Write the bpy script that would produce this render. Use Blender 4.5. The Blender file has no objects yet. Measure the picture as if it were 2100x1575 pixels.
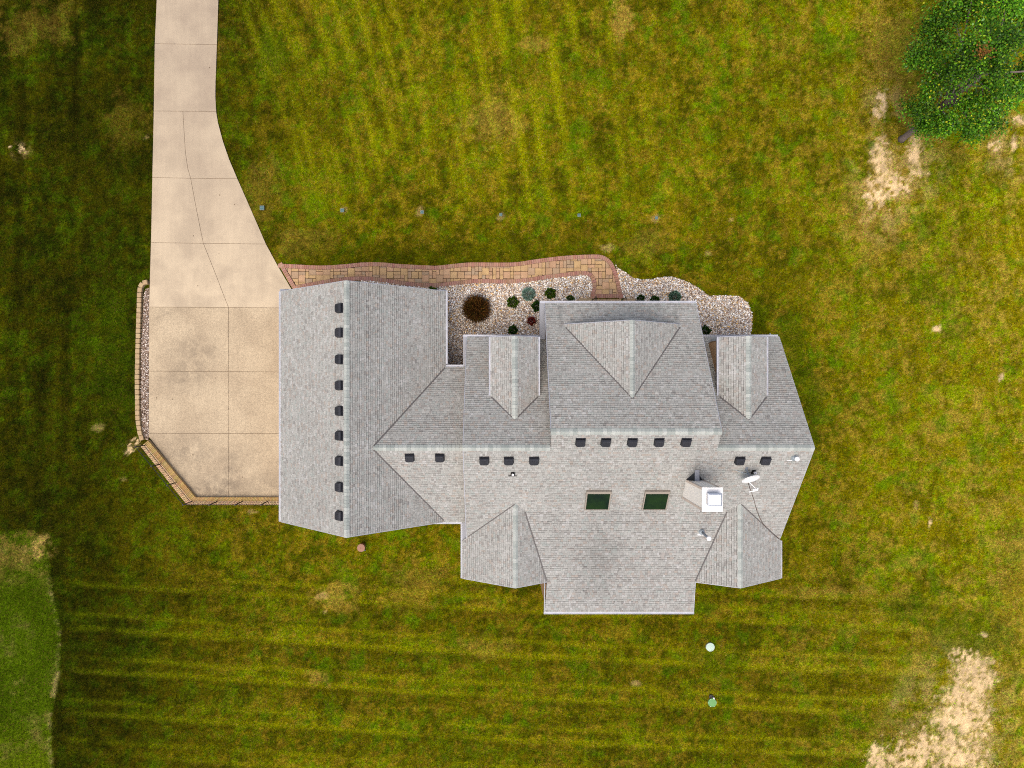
import bpy, bmesh, math, random
import numpy as np
from mathutils import Vector, Matrix

random.seed(7)
RNG = np.random.default_rng(11)
scene = bpy.context.scene
COL = scene.collection

# ------------------------------------------------------------------ camera, sky, sun, exposure
H = 33.5            # drone height (m)
F = 1456.0          # focal length in photo pixels (2100 wide)
U0, V0 = 1015.0, 787.0
cam_d = bpy.data.cameras.new("camera")
cam = bpy.data.objects.new("camera", cam_d)
COL.objects.link(cam)
cam.location = (0, 0, H)
cam.rotation_euler = (0, 0, 0)
cam_d.sensor_width = 36.0
cam_d.lens = F / 2100.0 * 36.0
cam_d.shift_x = (1050.0 - U0) / 2100.0
cam_d.shift_y = 0.0
cam_d.clip_start = 0.5
cam_d.clip_end = 2000.0
scene.camera = cam

SUN_EL = math.radians(69)
SUN_AZ = math.radians(211)      # compass-like, clockwise from +Y
world = bpy.data.worlds.new("World")
scene.world = world
world.use_nodes = True
wn = world.node_tree
bg = wn.nodes["Background"]
sky = wn.nodes.new("ShaderNodeTexSky")
sky.sky_type = 'NISHITA'
sky.sun_disc = False
sky.sun_elevation = SUN_EL
sky.sun_rotation = SUN_AZ
sky.air_density = 1.0
sky.dust_density = 6.0
sky.ozone_density = 0.6
bg.inputs['Strength'].default_value = 0.15
wn.links.new(sky.outputs[0], bg.inputs['Color'])

sun_d = bpy.data.lights.new("sun", 'SUN')
sun = bpy.data.objects.new("sun", sun_d)
COL.objects.link(sun)
sun_d.energy = 1.05
sun_d.angle = math.radians(40)
sun_d.color = (1.0, 0.95, 0.885)
sdir = Vector((math.sin(SUN_AZ) * math.cos(SUN_EL), math.cos(SUN_AZ) * math.cos(SUN_EL), math.sin(SUN_EL)))
sun.rotation_euler = sdir.to_track_quat('Z', 'Y').to_euler()
sun.location = (0, 0, 60)

vs = scene.view_settings
vs.view_transform = 'Standard'
vs.look = 'None'
vs.exposure = 0.45
vs.gamma = 1.0
vs.use_curve_mapping = False

scene.cycles.use_denoising = False      # keep the grain of grass and granules
scene.cycles.filter_width = 1.05

# ------------------------------------------------------------------ helpers
K = 1.5   # brightness of a white horizontal surface in the picture


def lin(c):
    c = c / 255.0
    return c / 12.92 if c <= 0.04045 else ((c + 0.055) / 1.055) ** 2.4


def S(r, g, b, k=None):
    """surface colour of a thing that reads r,g,b (sRGB) in daylight"""
    k = k or K
    return (lin(r) / k, lin(g) / k, lin(b) / k, 1.0)


def W(u, v, z=0.0):
    s = (H - z) / F
    return Vector(((u - U0) * s, -(v - V0) * s, z))


def wl(o):
    p = Vector((0, 0, 0))
    while o is not None:
        p += o.location
        o = o.parent
    return p


class MB:
    def __init__(self):
        self.v, self.f, self.c, self.m = [], [], [], []

    def add(self, verts, faces, col=None, mi=0):
        b = len(self.v)
        self.v += [tuple(p) for p in verts]
        for f in faces:
            self.f.append(tuple(b + i for i in f))
            self.c.append(col if col is not None else (1, 1, 1, 1))
            self.m.append(mi)

    def box(self, c, ex, ey, ez, col=None, mi=0):
        c, ex, ey, ez = Vector(c), Vector(ex), Vector(ey), Vector(ez)
        vs_ = [c + ex * sx + ey * sy + ez * sz for sz in (-1, 1) for sy in (-1, 1) for sx in (-1, 1)]
        fs = [(0, 2, 3, 1), (4, 5, 7, 6), (0, 1, 5, 4), (2, 6, 7, 3), (0, 4, 6, 2), (1, 3, 7, 5)]
        self.add(vs_, fs, col, mi)

    def aabox(self, x0, x1, y0, y1, z0, z1, col=None, mi=0):
        self.box(((x0 + x1) / 2, (y0 + y1) / 2, (z0 + z1) / 2), ((x1 - x0) / 2, 0, 0), (0, (y1 - y0) / 2, 0), (0, 0, (z1 - z0) / 2), col, mi)

    def prism(self, pts, z0, z1, col=None, mi=0, bottom=False):
        """pts: ccw list of (x, y)"""
        n = len(pts)
        vs_ = [(p[0], p[1], z1) for p in pts] + [(p[0], p[1], z0) for p in pts]
        fs = [tuple(range(n))] + [(i, n + i, n + (i + 1) % n, (i + 1) % n) for i in range(n)]
        if bottom:
            fs.append(tuple(range(2 * n - 1, n - 1, -1)))
        self.add(vs_, fs, col, mi)

    def tube(self, pts, r, n=8, col=None, mi=0, cap=True):
        pts = [Vector(p) for p in pts]
        rs = r if isinstance(r, (list, tuple)) else [r] * len(pts)
        rings = []
        for i, p in enumerate(pts):
            d = (pts[min(i + 1, len(pts) - 1)] - pts[max(i - 1, 0)]).normalized()
            a = d.orthogonal().normalized() if i == 0 else (a - d * a.dot(d)).normalized()
            b = d.cross(a)
            rings.append([p + (a * math.cos(2 * math.pi * k / n) + b * math.sin(2 * math.pi * k / n)) * rs[i] for k in range(n)])
        vs_ = [q for ring in rings for q in ring]
        fs = []
        for i in range(len(pts) - 1):
            for k in range(n):
                fs.append((i * n + k, i * n + (k + 1) % n, (i + 1) * n + (k + 1) % n, (i + 1) * n + k))
        if cap:
            fs.append(tuple(range(n - 1, -1, -1)))
            fs.append(tuple((len(pts) - 1) * n + k for k in range(n)))
        self.add(vs_, fs, col, mi)

    def lathe(self, c, prof, n=20, col=None, mi=0):
        c = Vector(c)
        vs_, fs = [], []
        for r, z in prof:
            for k in range(n):
                a = 2 * math.pi * k / n
                vs_.append((c.x + r * math.cos(a), c.y + r * math.sin(a), c.z + z))
        for i in range(len(prof) - 1):
            for k in range(n):
                fs.append((i * n + k, i * n + (k + 1) % n, (i + 1) * n + (k + 1) % n, (i + 1) * n + k))
        fs.append(tuple((len(prof) - 1) * n + k for k in range(n)))
        self.add(vs_, fs, col, mi)

    def build(self, name, mats, parent=None, smooth=False, origin=None, tone=False):
        if not isinstance(mats, (list, tuple)):
            mats = [mats]
        va = np.array(self.v, dtype=np.float64)
        if origin is None:
            lo, hi = va.min(0), va.max(0)
            origin = np.array([(lo[0] + hi[0]) / 2, (lo[1] + hi[1]) / 2, lo[2]])
        o3 = np.array(origin, dtype=np.float64)
        me = bpy.data.meshes.new(name)
        me.from_pydata((va - o3).tolist(), [], self.f)
        for m in mats:
            me.materials.append(m)
        if len(mats) > 1:
            me.polygons.foreach_set('material_index', self.m)
        if tone:
            at = me.attributes.new('tone', 'FLOAT_COLOR', 'FACE')
            at.data.foreach_set('color', np.array(self.c, dtype=np.float32).ravel())
        if smooth:
            me.polygons.foreach_set('use_smooth', [True] * len(me.polygons))
        me.update()
        ob = bpy.data.objects.new(name, me)
        COL.objects.link(ob)
        loc = Vector(o3)
        if parent is not None:
            ob.parent = parent
            loc = loc - wl(parent)
        ob.location = loc
        return ob


def tag(o, label=None, cat=None, group=None, kind=None):
    if label:
        o['label'] = label
    if cat:
        o['category'] = cat
    if group:
        o['group'] = group
    if kind:
        o['kind'] = kind
    return o


def thing(name, label, cat, loc, group=None):
    o = bpy.data.objects.new(name, None)
    COL.objects.link(o)
    o.location = loc
    o.empty_display_size = 0.3
    return tag(o, label, cat, group)


def inst(src, name, parent, mw):
    """another object with the same mesh, placed by a world matrix"""
    o = bpy.data.objects.new(name, src)
    COL.objects.link(o)
    if parent is not None:
        o.parent = parent
        mw = Matrix.Translation(-wl(parent)) @ mw
    o.matrix_basis = mw
    return o


def clip_half(poly, ax, val, keep_less):
    out = []
    n = len(poly)
    for i in range(n):
        a, b = poly[i], poly[(i + 1) % n]
        ia = (a[ax] <= val) if keep_less else (a[ax] >= val)
        ib = (b[ax] <= val) if keep_less else (b[ax] >= val)
        if ia:
            out.append(a)
        if ia != ib:
            t = (val - a[ax]) / (b[ax] - a[ax])
            p = [a[0] + (b[0] - a[0]) * t, a[1] + (b[1] - a[1]) * t]
            p[ax] = val
            out.append(tuple(p))
    return out


def area2(p):
    return 0.5 * sum(p[i][0] * p[(i + 1) % len(p)][1] - p[(i + 1) % len(p)][0] * p[i][1] for i in range(len(p)))


def dedupe(p, eps=1e-4):
    out = []
    for q in p:
        if not out or abs(q[0] - out[-1][0]) + abs(q[1] - out[-1][1]) > eps:
            out.append(q)
    while len(out) > 1 and abs(out[0][0] - out[-1][0]) + abs(out[0][1] - out[-1][1]) < eps:
        out.pop()
    return out


def clip_rect(poly, x0, x1, y0, y1):
    for ax, val, kl in ((0, x0, False), (0, x1, True), (1, y0, False), (1, y1, True)):
        poly = clip_half(poly, ax, val, kl)
        if len(poly) < 3:
            return []
    return dedupe(poly)


def offset_poly(pts, d):
    """inward offset of a ccw polygon"""
    n = len(pts)
    out = []
    for i in range(n):
        p0, p1, p2 = Vector(pts[i - 1]), Vector(pts[i]), Vector(pts[(i + 1) % n])
        e1 = (p1 - p0).normalized()
        e2 = (p2 - p1).normalized()
        n1, n2 = Vector((-e1.y, e1.x)), Vector((-e2.y, e2.x))
        m = n1 + n2
        k = m.length_squared
        m = n1 if k < 1e-6 else m * (2.0 / k)
        if m.length > 3:
            m = m.normalized() * 3
        out.append(tuple(p1 + m * d))
    return out


def ccw(pts):
    return list(pts) if area2(pts) > 0 else list(reversed(pts))


def px_poly(pts, z=0.0):
    return ccw([tuple(W(u, v, z).xy) for u, v in pts])


def resample(pts, step):
    """points every step along a polyline, smoothed (Catmull-Rom)"""
    P = [Vector(p) for p in pts]
    dense = []
    for i in range(len(P) - 1):
        p0, p1, p2, p3 = P[max(i - 1, 0)], P[i], P[i + 1], P[min(i + 2, len(P) - 1)]
        for k in range(12):
            t = k / 12
            dense.append(0.5 * ((2 * p1) + (p2 - p0) * t + (2 * p0 - 5 * p1 + 4 * p2 - p3) * t * t + (3 * p1 - p0 - 3 * p2 + p3) * t ** 3))
    dense.append(P[-1])
    L = [0.0]
    for a, b in zip(dense, dense[1:]):
        L.append(L[-1] + (b - a).length)
    n = max(2, int(round(L[-1] / step)))
    out, j = [], 0
    for k in range(n + 1):
        s = L[-1] * k / n
        while j < len(L) - 2 and L[j + 1] < s:
            j += 1
        t = (s - L[j]) / max(1e-9, L[j + 1] - L[j])
        out.append(dense[j].lerp(dense[j + 1], t))
    return out


def inside(poly, x, y):
    """numpy point-in-polygon"""
    r = np.zeros(np.shape(x), dtype=bool)
    n = len(poly)
    for i in range(n):
        x0, y0 = poly[i]
        x1, y1 = poly[(i + 1) % n]
        if y0 == y1:
            continue
        c = ((y0 > y) != (y1 > y)) & (x < (x1 - x0) * (y - y0) / (y1 - y0) + x0)
        r ^= c
    return r


# ------------------------------------------------------------------ materials
def mat(name, color=(0.5, 0.5, 0.5, 1), rough=0.8, metal=0.0, spec=0.3):
    m = bpy.data.materials.new(name)
    m.use_nodes = True
    b = m.node_tree.nodes["Principled BSDF"]
    b.inputs['Base Color'].default_value = color
    b.inputs['Roughness'].default_value = rough
    b.inputs['Metallic'].default_value = metal
    b.inputs['Specular IOR Level'].default_value = spec
    return m


class N:
    """tiny node-graph writer"""

    def __init__(self, m):
        self.t = m.node_tree
        self.b = self.t.nodes["Principled BSDF"]

    def node(self, typ, **kw):
        n = self.t.nodes.new(typ)
        for k, v in kw.items():
            setattr(n, k, v)
        return n

    def link(self, a, b):
        self.t.links.new(a, b)

    def pos(self):
        return self.node('ShaderNodeNewGeometry').outputs['Position']

    def noise(self, scale, detail=3, rough=0.6, vec=None, dist=0.0):
        n = self.node('ShaderNodeTexNoise')
        n.inputs['Scale'].default_value = scale
        n.inputs['Detail'].default_value = detail
        n.inputs['Roughness'].default_value = rough
        n.inputs['Distortion'].default_value = dist
        self.link(vec if vec is not None else self.pos(), n.inputs['Vector'])
        return n.outputs[0]

    def maprange(self, x, a, b, c, d):
        n = self.node('ShaderNodeMapRange')
        n.clamp = True
        self.link(x, n.inputs[0])
        for i, v in enumerate((a, b, c, d)):
            n.inputs[i + 1].default_value = v
        return n.outputs[0]

    def math(self, op, a, b=None):
        n = self.node('ShaderNodeMath', operation=op)
        for i, x in enumerate((a, b)):
            if x is None:
                continue
            if isinstance(x, (int, float)):
                n.inputs[i].default_value = x
            else:
                self.link(x, n.inputs[i])
        return n.outputs[0]

    def mix(self, fac, a, b, blend='MIX'):
        n = self.node('ShaderNodeMix', data_type='RGBA', blend_type=blend)
        for sock, x in ((n.inputs[0], fac), (n.inputs[6], a), (n.inputs[7], b)):
            if isinstance(x, (int, float)):
                sock.default_value = x
            elif isinstance(x, tuple):
                sock.default_value = x
            else:
                self.link(x, sock)
        return n.outputs[2]

    def scale(self, col, f):
        """multiply a colour by a float socket"""
        n = self.node('ShaderNodeVectorMath', operation='SCALE')
        self.link(col, n.inputs[0])
        self.link(f, n.inputs['Scale'])
        return n.outputs[0]

    def attr(self, name):
        return self.node('ShaderNodeAttribute', attribute_name=name)

    def bump(self, h, strength, dist):
        n = self.node('ShaderNodeBump')
        n.inputs['Strength'].default_value = strength
        n.inputs['Distance'].default_value = dist
        self.link(h, n.inputs['Height'])
        self.link(n.outputs[0], self.b.inputs['Normal'])

    def color(self, c):
        self.link(c, self.b.inputs['Base Color'])

    def blob(self, u, v, z, ru, rv):
        """soft elliptical mask (a stain) at a place in the world"""
        c = W(u, v, z)
        s = (H - z) / F
        sub = self.node('ShaderNodeVectorMath', operation='SUBTRACT')
        self.link(self.pos(), sub.inputs[0])
        sub.inputs[1].default_value = (c.x, c.y, 0)
        mul = self.node('ShaderNodeVectorMath', operation='MULTIPLY')
        self.link(sub.outputs[0], mul.inputs[0])
        mul.inputs[1].default_value = (1 / (ru * s), 1 / (rv * s), 0)
        ln = self.node('ShaderNodeVectorMath', operation='LENGTH')
        self.link(mul.outputs[0], ln.inputs[0])
        return self.maprange(ln.outputs['Value'], 0.0, 1.0, 1.0, 0.0)


def tone_mat(name, rough=0.9, n_scale=30.0, n_amt=0.18, spec=0.2):
    m = mat(name, rough=rough, spec=spec)
    n = N(m)
    k = n.maprange(n.noise(n_scale, 3), 0.3, 0.7, 1 - n_amt, 1 + n_amt)
    n.color(n.scale(n.attr('tone').outputs['Color'], k))
    return m


# shingles: tone per shingle, granule speckle, printed dark band, a few weather stains
M_SHINGLE = mat('asphalt_shingle', rough=0.95, spec=0.08)
n = N(M_SHINGLE)
c = n.mix(1.0, n.attr('tone').outputs['Color'], (0.955, 0.96, 0.96, 1), 'MULTIPLY')
g = n.maprange(n.noise(60, 2), 0.3, 0.7, 0.86, 1.14)
w = n.maprange(n.noise(0.7, 4), 0.3, 0.7, 0.92, 1.07)
k = n.math('MULTIPLY', g, w)
st = n.math('MULTIPLY', n.math('ADD', n.blob(1228, 1150, 3.8, 70, 170), n.math('MULTIPLY', n.blob(1290, 1140, 3.8, 120, 140), 0.5)), n.maprange(n.noise(0.9, 5), 0.35, 0.65, 0.3, 1.0))
st2 = n.math('MULTIPLY', n.blob(1176, 960, 6.0, 14, 70), n.maprange(n.noise(4, 4), 0.4, 0.6, 0.0, 1.0))
st3 = n.math('MULTIPLY', n.blob(1425, 960, 5.6, 16, 60), n.maprange(n.noise(4, 4), 0.4, 0.6, 0.0, 1.0))
stt = n.math('ADD', n.math('MULTIPLY', st, 0.25), n.math('MULTIPLY', n.math('ADD', n.math('ADD', st2, st3), n.math('ADD', n.blob(1149, 646, 3.8, 8, 34), n.blob(1386, 646, 3.8, 8, 34))), 0.30))
k = n.math('MULTIPLY', k, n.math('SUBTRACT', 1.0, stt))
n.color(n.scale(c, k))
n.bump(n.noise(90, 2), 0.25, 0.01)

M_CAP = mat('ridge_cap_shingle', rough=0.95, spec=0.12)
n = N(M_CAP)
oi = n.node('ShaderNodeObjectInfo')
c = n.mix(oi.outputs['Random'], S(172, 180, 174), S(206, 211, 204))
n.color(n.scale(c, n.maprange(n.noise(40, 3), 0.3, 0.7, 0.86, 1.12)))

M_DECK = mat('roof_underlay', S(95, 92, 90), 0.95)
M_GUTTER = mat('gutter_white', S(205, 208, 218), 0.45, 0.0, 0.5)
n = N(M_GUTTER)
n.color(n.scale(n.mix(0.0, S(205, 208, 218), (1, 1, 1, 1)), n.maprange(n.noise(2.5, 4), 0.3, 0.7, 0.82, 1.08)))
M_TRIM = mat('trim_grey', S(168, 170, 176), 0.6)
M_WALL = mat('tan_siding', S(205, 168, 128), 0.8)
n = N(M_WALL)
sep = n.node('ShaderNodeSeparateXYZ')
n.link(n.pos(), sep.inputs[0])
fr = n.math('FRACT', n.math('MULTIPLY', sep.outputs[2], 8.0))
n.color(n.mix(n.maprange(fr, 0.0, 0.12, 1.0, 0.0), S(205, 168, 128), S(120, 95, 70)))
M_CHIM = mat('cream_siding', S(252, 236, 214, 1.35), 0.7)
n = N(M_CHIM)
n.color(n.mix(n.maprange(n.noise(3, 4), 0.35, 0.75, 0, 0.25), (0.95, 0.90, 0.81, 1), (0.86, 0.77, 0.64, 1)))
M_CHTRIM = mat('cream_trim', S(240, 222, 204, 1.35), 0.7)
M_FLASH = mat('white_flashing', (0.86, 0.84, 0.81, 1), 0.6)
M_STEEL = mat('galvanised_steel', (0.55, 0.58, 0.62, 1), 0.38, 0.7)
n = N(M_STEEL)
n.color(n.mix(n.noise(6, 4), (0.42, 0.45, 0.49, 1), (0.66, 0.68, 0.72, 1)))
M_DARKMETAL = mat('dark_flashing', S(48, 52, 56), 0.6)
M_VENT = mat('charcoal_plastic', S(50, 51, 58), 0.55, 0, 0.4)
n = N(M_VENT)
oi = n.node('ShaderNodeObjectInfo')
c = n.mix(oi.outputs['Random'], S(44, 46, 53), S(58, 58, 65))
n.color(n.scale(c, n.maprange(n.noise(9, 4), 0.3, 0.7, 0.8, 1.2)))
M_GLASS = mat('skylight_glass', (0.004, 0.012, 0.006, 1), 0.08, 0, 0.22)
n = N(M_GLASS)
n.color(n.mix(n.maprange(n.noise(1.6, 3), 0.35, 0.65, 0, 1), (0.003, 0.012, 0.007, 1), (0.009, 0.028, 0.006, 1)))
M_SKYFRAME = mat('skylight_frame', S(176, 166, 152), 0.5, 0.1)
M_WHITE = mat('white_plastic', (0.80, 0.80, 0.80, 1), 0.4, 0, 0.5)
M_PALEMETAL = mat('pale_metal', S(196, 208, 214), 0.4, 0.3)
M_MAST = mat('grey_metal', S(150, 160, 172), 0.5, 0.2)
M_RUBBER = mat('black_rubber', (0.012, 0.012, 0.013, 1), 0.6)
M_IRON = mat('black_iron', S(52, 52, 52), 0.5, 0.2)
M_CABLE = mat('brown_cable', S(92, 70, 62), 0.6)

# concrete
def concrete(name, base, dark, grain, amt, stains=(), aged=False):
    m = mat(name, rough=0.9, spec=0.2)
    n = N(m)
    p = n.pos()
    c = n.mix(n.maprange(n.noise(0.6, 5, 0.55, p, 0.15), 0.41, 0.60, 0.0, 1.0), base, dark)
    if aged:
        sp = n.node('ShaderNodeSeparateXYZ')
        n.link(p, sp.inputs[0])
        # weathered and greyer towards the road
        c = n.mix(n.maprange(sp.outputs[1], 3.0, 15.0, 0.0, 0.72), c, n.mix(n.maprange(n.noise(0.5, 5, 0.55, p), 0.42, 0.6, 0.0, 1.0), S(194, 177, 153), S(170, 153, 134)))
    c = n.scale(c, n.maprange(n.noise(grain, 3, 0.7, p), 0.3, 0.7, 1 - amt, 1 + amt))
    stretch = n.node('ShaderNodeMapping')
    n.link(p, stretch.inputs[0])
    stretch.inputs['Scale'].default_value = (7.0, 0.5, 1)
    c = n.scale(c, n.maprange(n.noise(1.0, 4, 0.6, stretch.outputs[0]), 0.3, 0.7, 0.965, 1.035))
    # spots dropped on it
    vo = n.node('ShaderNodeTexVoronoi')
    vo.inputs['Scale'].default_value = 1.5
    n.link(p, vo.inputs['Vector'])
    spot = n.math('MULTIPLY', n.maprange(vo.outputs['Distance'], 0.025, 0.06, 1.0, 0.0), n.maprange(n.noise(0.7, 2, 0.5, p), 0.47, 0.53, 0.0, 0.8))
    c = n.mix(spot, c, S(96, 74, 52))
    for (u, v, ru, rv, a) in stains:
        f = n.math('MULTIPLY', n.blob(u, v, 0.03, ru, rv), n.maprange(n.noise(2.2, 6, 0.7, p), 0.36, 0.62, 0.0, a))
        c = n.mix(n.math('MULTIPLY', f, 0.8), c, S(128, 114, 98))
    n.color(c)
    n.bump(n.noise(grain * 2, 2, 0.6, p), 0.15, 0.01)
    return m


M_CONC = M_CONC2 = concrete('smooth_concrete', S(226, 206, 174), S(203, 184, 156), 14, 0.05, (), True)
M_AGG = concrete('exposed_aggregate', S(211, 191, 159), S(197, 177, 147), 20, 0.26,
                 [(400, 725, 75, 60, 0.7), (380, 780, 70, 45, 0.7), (380, 930, 90, 55, 0.8), (440, 1000, 110, 45, 0.95), (470, 970, 30, 70, 0.7), (550, 985, 50, 28, 0.8), (345, 640, 60, 30, 0.5), (500, 940, 50, 40, 0.4)])
M_JOINT = mat('joint_dirt', S(140, 118, 94), 0.95)
M_PAVER = mat('paver_stone', rough=0.9, spec=0.2)
n = N(M_PAVER)
oi = n.node('ShaderNodeObjectInfo')
ra = n.node('ShaderNodeValToRGB')
n.link(oi.outputs['Random'], ra.inputs[0])
els = ra.color_ramp.elements
els[0].color = S(216, 180, 134)
els[1].color = S(204, 164, 130)
for p_, c_ in ((0.25, S(224, 188, 134)), (0.45, S(212, 174, 136)), (0.62, S(190, 168, 140)), (0.8, S(224, 182, 142))):
    e = els.new(p_)
    e.color = c_
c = n.mix(n.maprange(n.noise(3.0, 5), 0.35, 0.7, 0.0, 0.4), ra.outputs[0], S(160, 122, 86))
n.color(n.scale(c, n.maprange(n.noise(30, 3), 0.3, 0.7, 0.9, 1.1)))
M_BRICK = tone_mat('border_brick', 0.9, 20, 0.14)
M_STONEBLOCK = mat('tan_block', rough=0.9)
n = N(M_STONEBLOCK)
oi = n.node('ShaderNodeObjectInfo')
c = n.mix(oi.outputs['Random'], S(204, 178, 136), S(192, 162, 122))
n.color(n.scale(c, n.maprange(n.noise(14, 4), 0.3, 0.7, 0.85, 1.12)))
M_CAPBRICK = tone_mat('wall_cap_brick', 0.9, 25, 0.12)
M_GRAVEL = tone_mat('river_stone', 0.75, 25, 0.12, 0.3)
M_BED = mat('gravel_bed_soil', S(112, 92, 74), 0.95)
n = N(M_BED)
n.color(n.mix(n.maprange(n.noise(22, 4), 0.35, 0.65, 0, 1), S(120, 96, 78), S(190, 166, 142)))
M_LEAF = mat('leaf', rough=0.6, spec=0.14)
n = N(M_LEAF)
n.color(n.attr('tone').outputs['Color'])
M_LEAF.node_tree.nodes["Principled BSDF"].inputs['Transmission Weight'].default_value = 0.0
M_BARK = mat('bark', S(140, 124, 116), 0.9)
n = N(M_BARK)
n.color(n.mix(n.noise(9, 5), S(98, 84, 76), S(166, 150, 142)))
M_MINT = mat('mint_plastic', S(200, 228, 206), 0.6)
n = N(M_MINT)
n.color(n.mix(n.noise(9, 4), S(186, 220, 198), S(224, 238, 224)))
M_GREENLID = mat('green_plastic', S(112, 176, 112), 0.6)
n = N(M_GREENLID)
n.color(n.mix(n.noise(6, 4), S(104, 172, 108), S(136, 186, 110)))
M_TERRA = mat('terracotta', S(178, 136, 112), 0.85)
n = N(M_TERRA)
n.color(n.mix(n.noise(12, 4), S(168, 118, 96), S(188, 150, 130)))
M_SOLAR = mat('solar_cell', S(72, 118, 124), 0.5, 0, 0.2)
M_HOUSING = mat('grey_housing', S(150, 158, 146), 0.7)
M_STRAW = mat('straw', S(200, 168, 90), 0.9)

# ------------------------------------------------------------------ ground: one sheet, lawn colours per vertex
_lat = {}


def vnoise(x, y, seed):
    if seed not in _lat:
        _lat[seed] = np.random.default_rng(seed).random((257, 257))
    L = _lat[seed]
    xi, yi = np.floor(x).astype(int), np.floor(y).astype(int)
    fx, fy = x - xi, y - yi
    fx = fx * fx * fx * (fx * (fx * 6 - 15) + 10)
    fy = fy * fy * fy * (fy * (fy * 6 - 15) + 10)
    xi, yi = xi % 256, yi % 256
    a, b, c_, d = L[yi, xi], L[yi, xi + 1], L[yi + 1, xi], L[yi + 1, xi + 1]
    return (a * (1 - fx) + b * fx) * (1 - fy) + (c_ * (1 - fx) + d * fx) * fy


def fbm(x, y, seed, octv=5, rough=0.55):
    s, a, t = 0.0, 1.0, 0.0
    x, y = x * 0.848 - y * 0.53 + seed * 3.7, x * 0.53 + y * 0.848 + seed * 1.9
    ca, sa = math.cos(0.6), math.sin(0.6)
    for o in range(octv):
        s = s + a * vnoise(x + 17.3 * o, y - 9.1 * o, seed + o)
        t += a
        a *= rough
        x, y = (x * ca - y * sa) * 2.03, (x * sa + y * ca) * 2.03
    return s / t


def sstep(a, b, x):
    t = np.clip((x - a) / (b - a), 0, 1)
    return t * t * (3 - 2 * t)


def L3(r, g, b):
    return np.array(S(r, g, b)[:3])


STEP = 0.085
gx = np.concatenate([[-600, -300, -150, -80, -50, -36], np.arange(-27.0, 29.0, STEP), [36, 50, 80, 150, 300, 600]])
gy = np.concatenate([[-600, -300, -150, -80, -50, -34], np.arange(-20.5, 20.5, STEP), [34, 50, 80, 150, 300, 600]])
GX, GY = np.meshgrid(gx, gy)
U = U0 + GX * F / H
V = V0 - GY * F / H


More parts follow.
